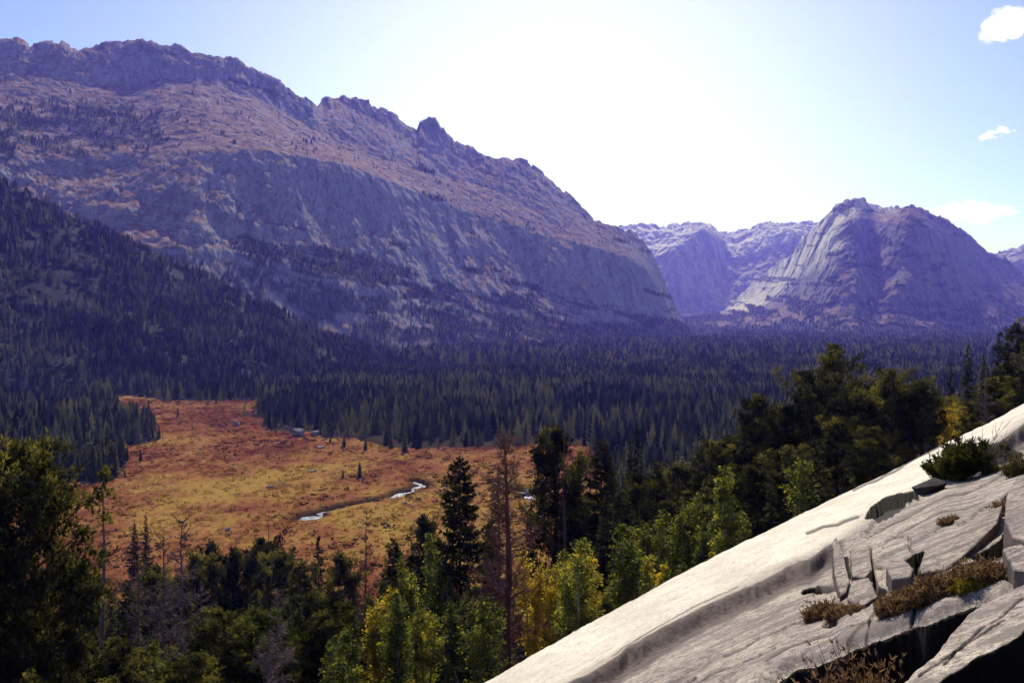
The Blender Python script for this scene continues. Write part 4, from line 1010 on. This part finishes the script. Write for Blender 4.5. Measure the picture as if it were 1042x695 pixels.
x, y, z = sp(994, 470)
root = bpy.data.objects.new('dead_bush', None); col.objects.link(root); root.location = (x, y, z); tag(root, 'bare grey twigs of a dead bush right behind the pine bush', 'bush')
link('branches', wd.mesh('dead_bush_branches'), mat_bark_grey, root)

# ------------------------------------------------------------------ clouds: soft white puffs far off
Mc = Mat('cloud')
lw = Mc.n('ShaderNodeLayerWeight', i_Blend=.5).outputs['Facing']
fac = Mc.ramp(lw, [(0, .55), (.62, 0.0)])
nn = Mc.noise(Mc.pos(), .006, 6, .7)
fac = Mc.math('MULTIPLY', fac, Mc.n('ShaderNodeMapRange', i_0=nn, i_1=.36, i_2=.56).outputs[0])
em = Mc.n('ShaderNodeEmission', i_Color=(1, 1, 1, 1), i_Strength=.8); df = Mc.n('ShaderNodeBsdfDiffuse', i_Color=(.9, .9, .92, 1)); ad = Mc.n('ShaderNodeAddShader', i_0=df.outputs[0], i_1=em.outputs[0])  # added glow stands in for sunlight on the clouds
tr = Mc.n('ShaderNodeBsdfTransparent'); mx = Mc.n('ShaderNodeMixShader', i_0=fac, i_1=tr.outputs[0], i_2=ad.outputs[0]); Mc.t.links.new(mx.outputs[0], Mc.out.inputs[0])
def cloud(cx, cy, w, h, d, n, seed, label):
    rr = random.Random(seed); bm = bmesh.new()
    for _ in range(n):
        a, b = rr.uniform(-1, 1), rr.uniform(-1, 1); r_ = (1-abs(a)**1.5)*rr.uniform(.35, .7)
        px, py = cx+a*w*.5, cy-b*h*.25*(1-abs(a))-r_*h*.15; rad = max(.15, r_)*h/F*d*.75
        mt = __import__('mathutils').Matrix.Translation(((px-CX)/F*d, d+rr.uniform(-200, 200), (HY-py)/F*d))
        q = bmesh.ops.create_icosphere(bm, subdivisions=4, radius=rad, matrix=mt)
        for v in q['verts']: v.co.x = (v.co.x-(px-CX)/F*d)*1.5+(px-CX)/F*d
    co = np.array([v.co for v in bm.verts]); sc_ = h/F*d*.35
    dn = fbm(co[:, 0]/sc_, co[:, 1]/sc_, co[:, 2]/sc_, o=4, s=seed)*sc_*.5
    bm.normal_update()
    for v, q in zip(bm.verts, dn): v.co += v.normal*float(q)
    me = bpy.data.meshes.new('cloud'); bm.to_mesh(me); bm.free()
    for p_ in me.polygons: p_.use_smooth = True
    o = link('cloud', me, Mc.m); tag(o, label, 'cloud'); o.visible_shadow = True; return o
cloud(1026, 28, 42, 32, 9000, 34, 1, 'small bright cumulus cloud near the top right corner')
cloud(1012, 137, 24, 9, 9000, 14, 2, 'tiny thin cloud between the two larger clouds')
cloud(985, 217, 100, 24, 14000, 40, 3, 'low white cloud bank behind the right shoulder of the peak')

# ------------------------------------------------------------------ haze, sky, sun, camera
bm = bmesh.new(); bmesh.ops.create_cube(bm, size=1)
me = bpy.data.meshes.new('haze'); bm.to_mesh(me); bm.free()
Mh = Mat('haze')
vs = Mh.n('ShaderNodeVolumeScatter', i_Color=(.18, .165, 1.0, 1), i_Density=1.12e-4, i_Anisotropy=.4)
Mh.t.links.new(vs.outputs[0], Mh.out.inputs['Volume'])
hz = link('haze', me, Mh.m); hz.scale = (22000, 18000, 1300); hz.location = (0, 8600, 450)
tag(hz, 'thin violet haze filling the valley air', 'haze', kind='stuff')

from mathutils import Vector
AZ, EL = math.radians(1), math.radians(42)
sc = bpy.context.scene
w = bpy.data.worlds.new('World'); sc.world = w; w.use_nodes = True; nt = w.node_tree
sky = nt.nodes.new('ShaderNodeTexSky'); sky.sky_type = 'NISHITA'; sky.sun_disc = False
sky.sun_elevation = EL; sky.sun_rotation = AZ; sky.altitude = 3000; sky.air_density = 1.0; sky.dust_density = 1.0; sky.ozone_density = 4.0
bg = nt.nodes['Background']; bg.inputs[1].default_value = .14
# pale glare of the thin high air below the sun
N_ = nt.nodes.new; tc = N_('ShaderNodeTexCoord'); dt = N_('ShaderNodeVectorMath'); dt.operation = 'DOT_PRODUCT'; nv = N_('ShaderNodeVectorMath'); nv.operation = 'NORMALIZE'
nt.links.new(tc.outputs['Generated'], nv.inputs[0]); nt.links.new(nv.outputs[0], dt.inputs[0]); gv = Vector((.05, 1, .18)).normalized(); dt.inputs[1].default_value = gv
cl = N_('ShaderNodeMath'); cl.operation = 'MAXIMUM'; cl.inputs[1].default_value = 0; nt.links.new(dt.outputs['Value'], cl.inputs[0])
pw = N_('ShaderNodeMath'); pw.operation = 'POWER'; pw.inputs[1].default_value = 19; nt.links.new(cl.outputs[0], pw.inputs[0])
mu = N_('ShaderNodeMath'); mu.operation = 'MULTIPLY'; mu.inputs[1].default_value = 5.0; nt.links.new(pw.outputs[0], mu.inputs[0])
gl = N_('ShaderNodeMix'); gl.data_type = 'RGBA'; gl.blend_type = 'ADD'; gl.inputs[0].default_value = 1; nt.links.new(sky.outputs[0], gl.inputs[6])
sx = N_('ShaderNodeSeparateXYZ'); nt.links.new(nv.outputs[0], sx.inputs[0])
def mth(op, a, b):
    q = N_('ShaderNodeMath'); q.operation = op
    for i, v in ((0, a), (1, b)):
        if hasattr(v, 'is_output'): nt.links.new(v, q.inputs[i])
        else: q.inputs[i].default_value = v
    return q.outputs[0]
hzn = mth('MULTIPLY', mth('POWER', mth('SUBTRACT', 1.0, mth('ABSOLUTE', sx.outputs[2], 0)), 9), 1.1)
tot = mth('ADD', mu.outputs[0], hzn)
cb = N_('ShaderNodeCombineColor'); nt.links.new(mth('MULTIPLY', tot, 1.02), cb.inputs[0]); nt.links.new(mth('MULTIPLY', tot, .97), cb.inputs[1]); nt.links.new(mth('MULTIPLY', tot, 1.15), cb.inputs[2]); ([nt.links.new(mu.outputs[0], cb.inputs[i]) for i in range(0)]); nt.links.new(cb.outputs[0], gl.inputs[7])
tn_ = N_('ShaderNodeMix'); tn_.data_type = 'RGBA'; tn_.blend_type = 'MULTIPLY'; tn_.inputs[0].default_value = 1; tn_.inputs[7].default_value = (1.02, .955, 1.06, 1)
nt.links.new(gl.outputs[2], tn_.inputs[6]); nt.links.new(tn_.outputs[2], bg.inputs[0])
ld = bpy.data.lights.new('sun', 'SUN'); ld.energy = 5.0; ld.angle = math.radians(.5); ld.color = (1, .94, .84)
lo = bpy.data.objects.new('sun', ld); col.objects.link(lo)
from mathutils import Vector
sd_ = Vector((math.sin(AZ)*math.cos(EL), math.cos(AZ)*math.cos(EL), math.sin(EL)))
lo.rotation_euler = (-sd_).to_track_quat('-Z', 'Y').to_euler()

cam = bpy.data.cameras.new('camera'); co = bpy.data.objects.new('camera', cam); col.objects.link(co); sc.camera = co
co.location = (0, 0, 0); co.rotation_euler = (math.pi/2, 0, 0)
cam.sensor_width = 36; cam.lens = 36*F/1042; cam.shift_y = (HY-347.5)/1042; cam.clip_start = .1; cam.clip_end = 60000
sc.view_settings.view_transform = 'Standard'; sc.view_settings.look = 'None'; sc.view_settings.exposure = 0
cy = sc.cycles; cy.volume_bounces = 0; cy.max_bounces = 5; cy.diffuse_bounces = 2; cy.transparent_max_bounces = 24; cy.use_denoising = True
sc.render.engine = 'CYCLES'
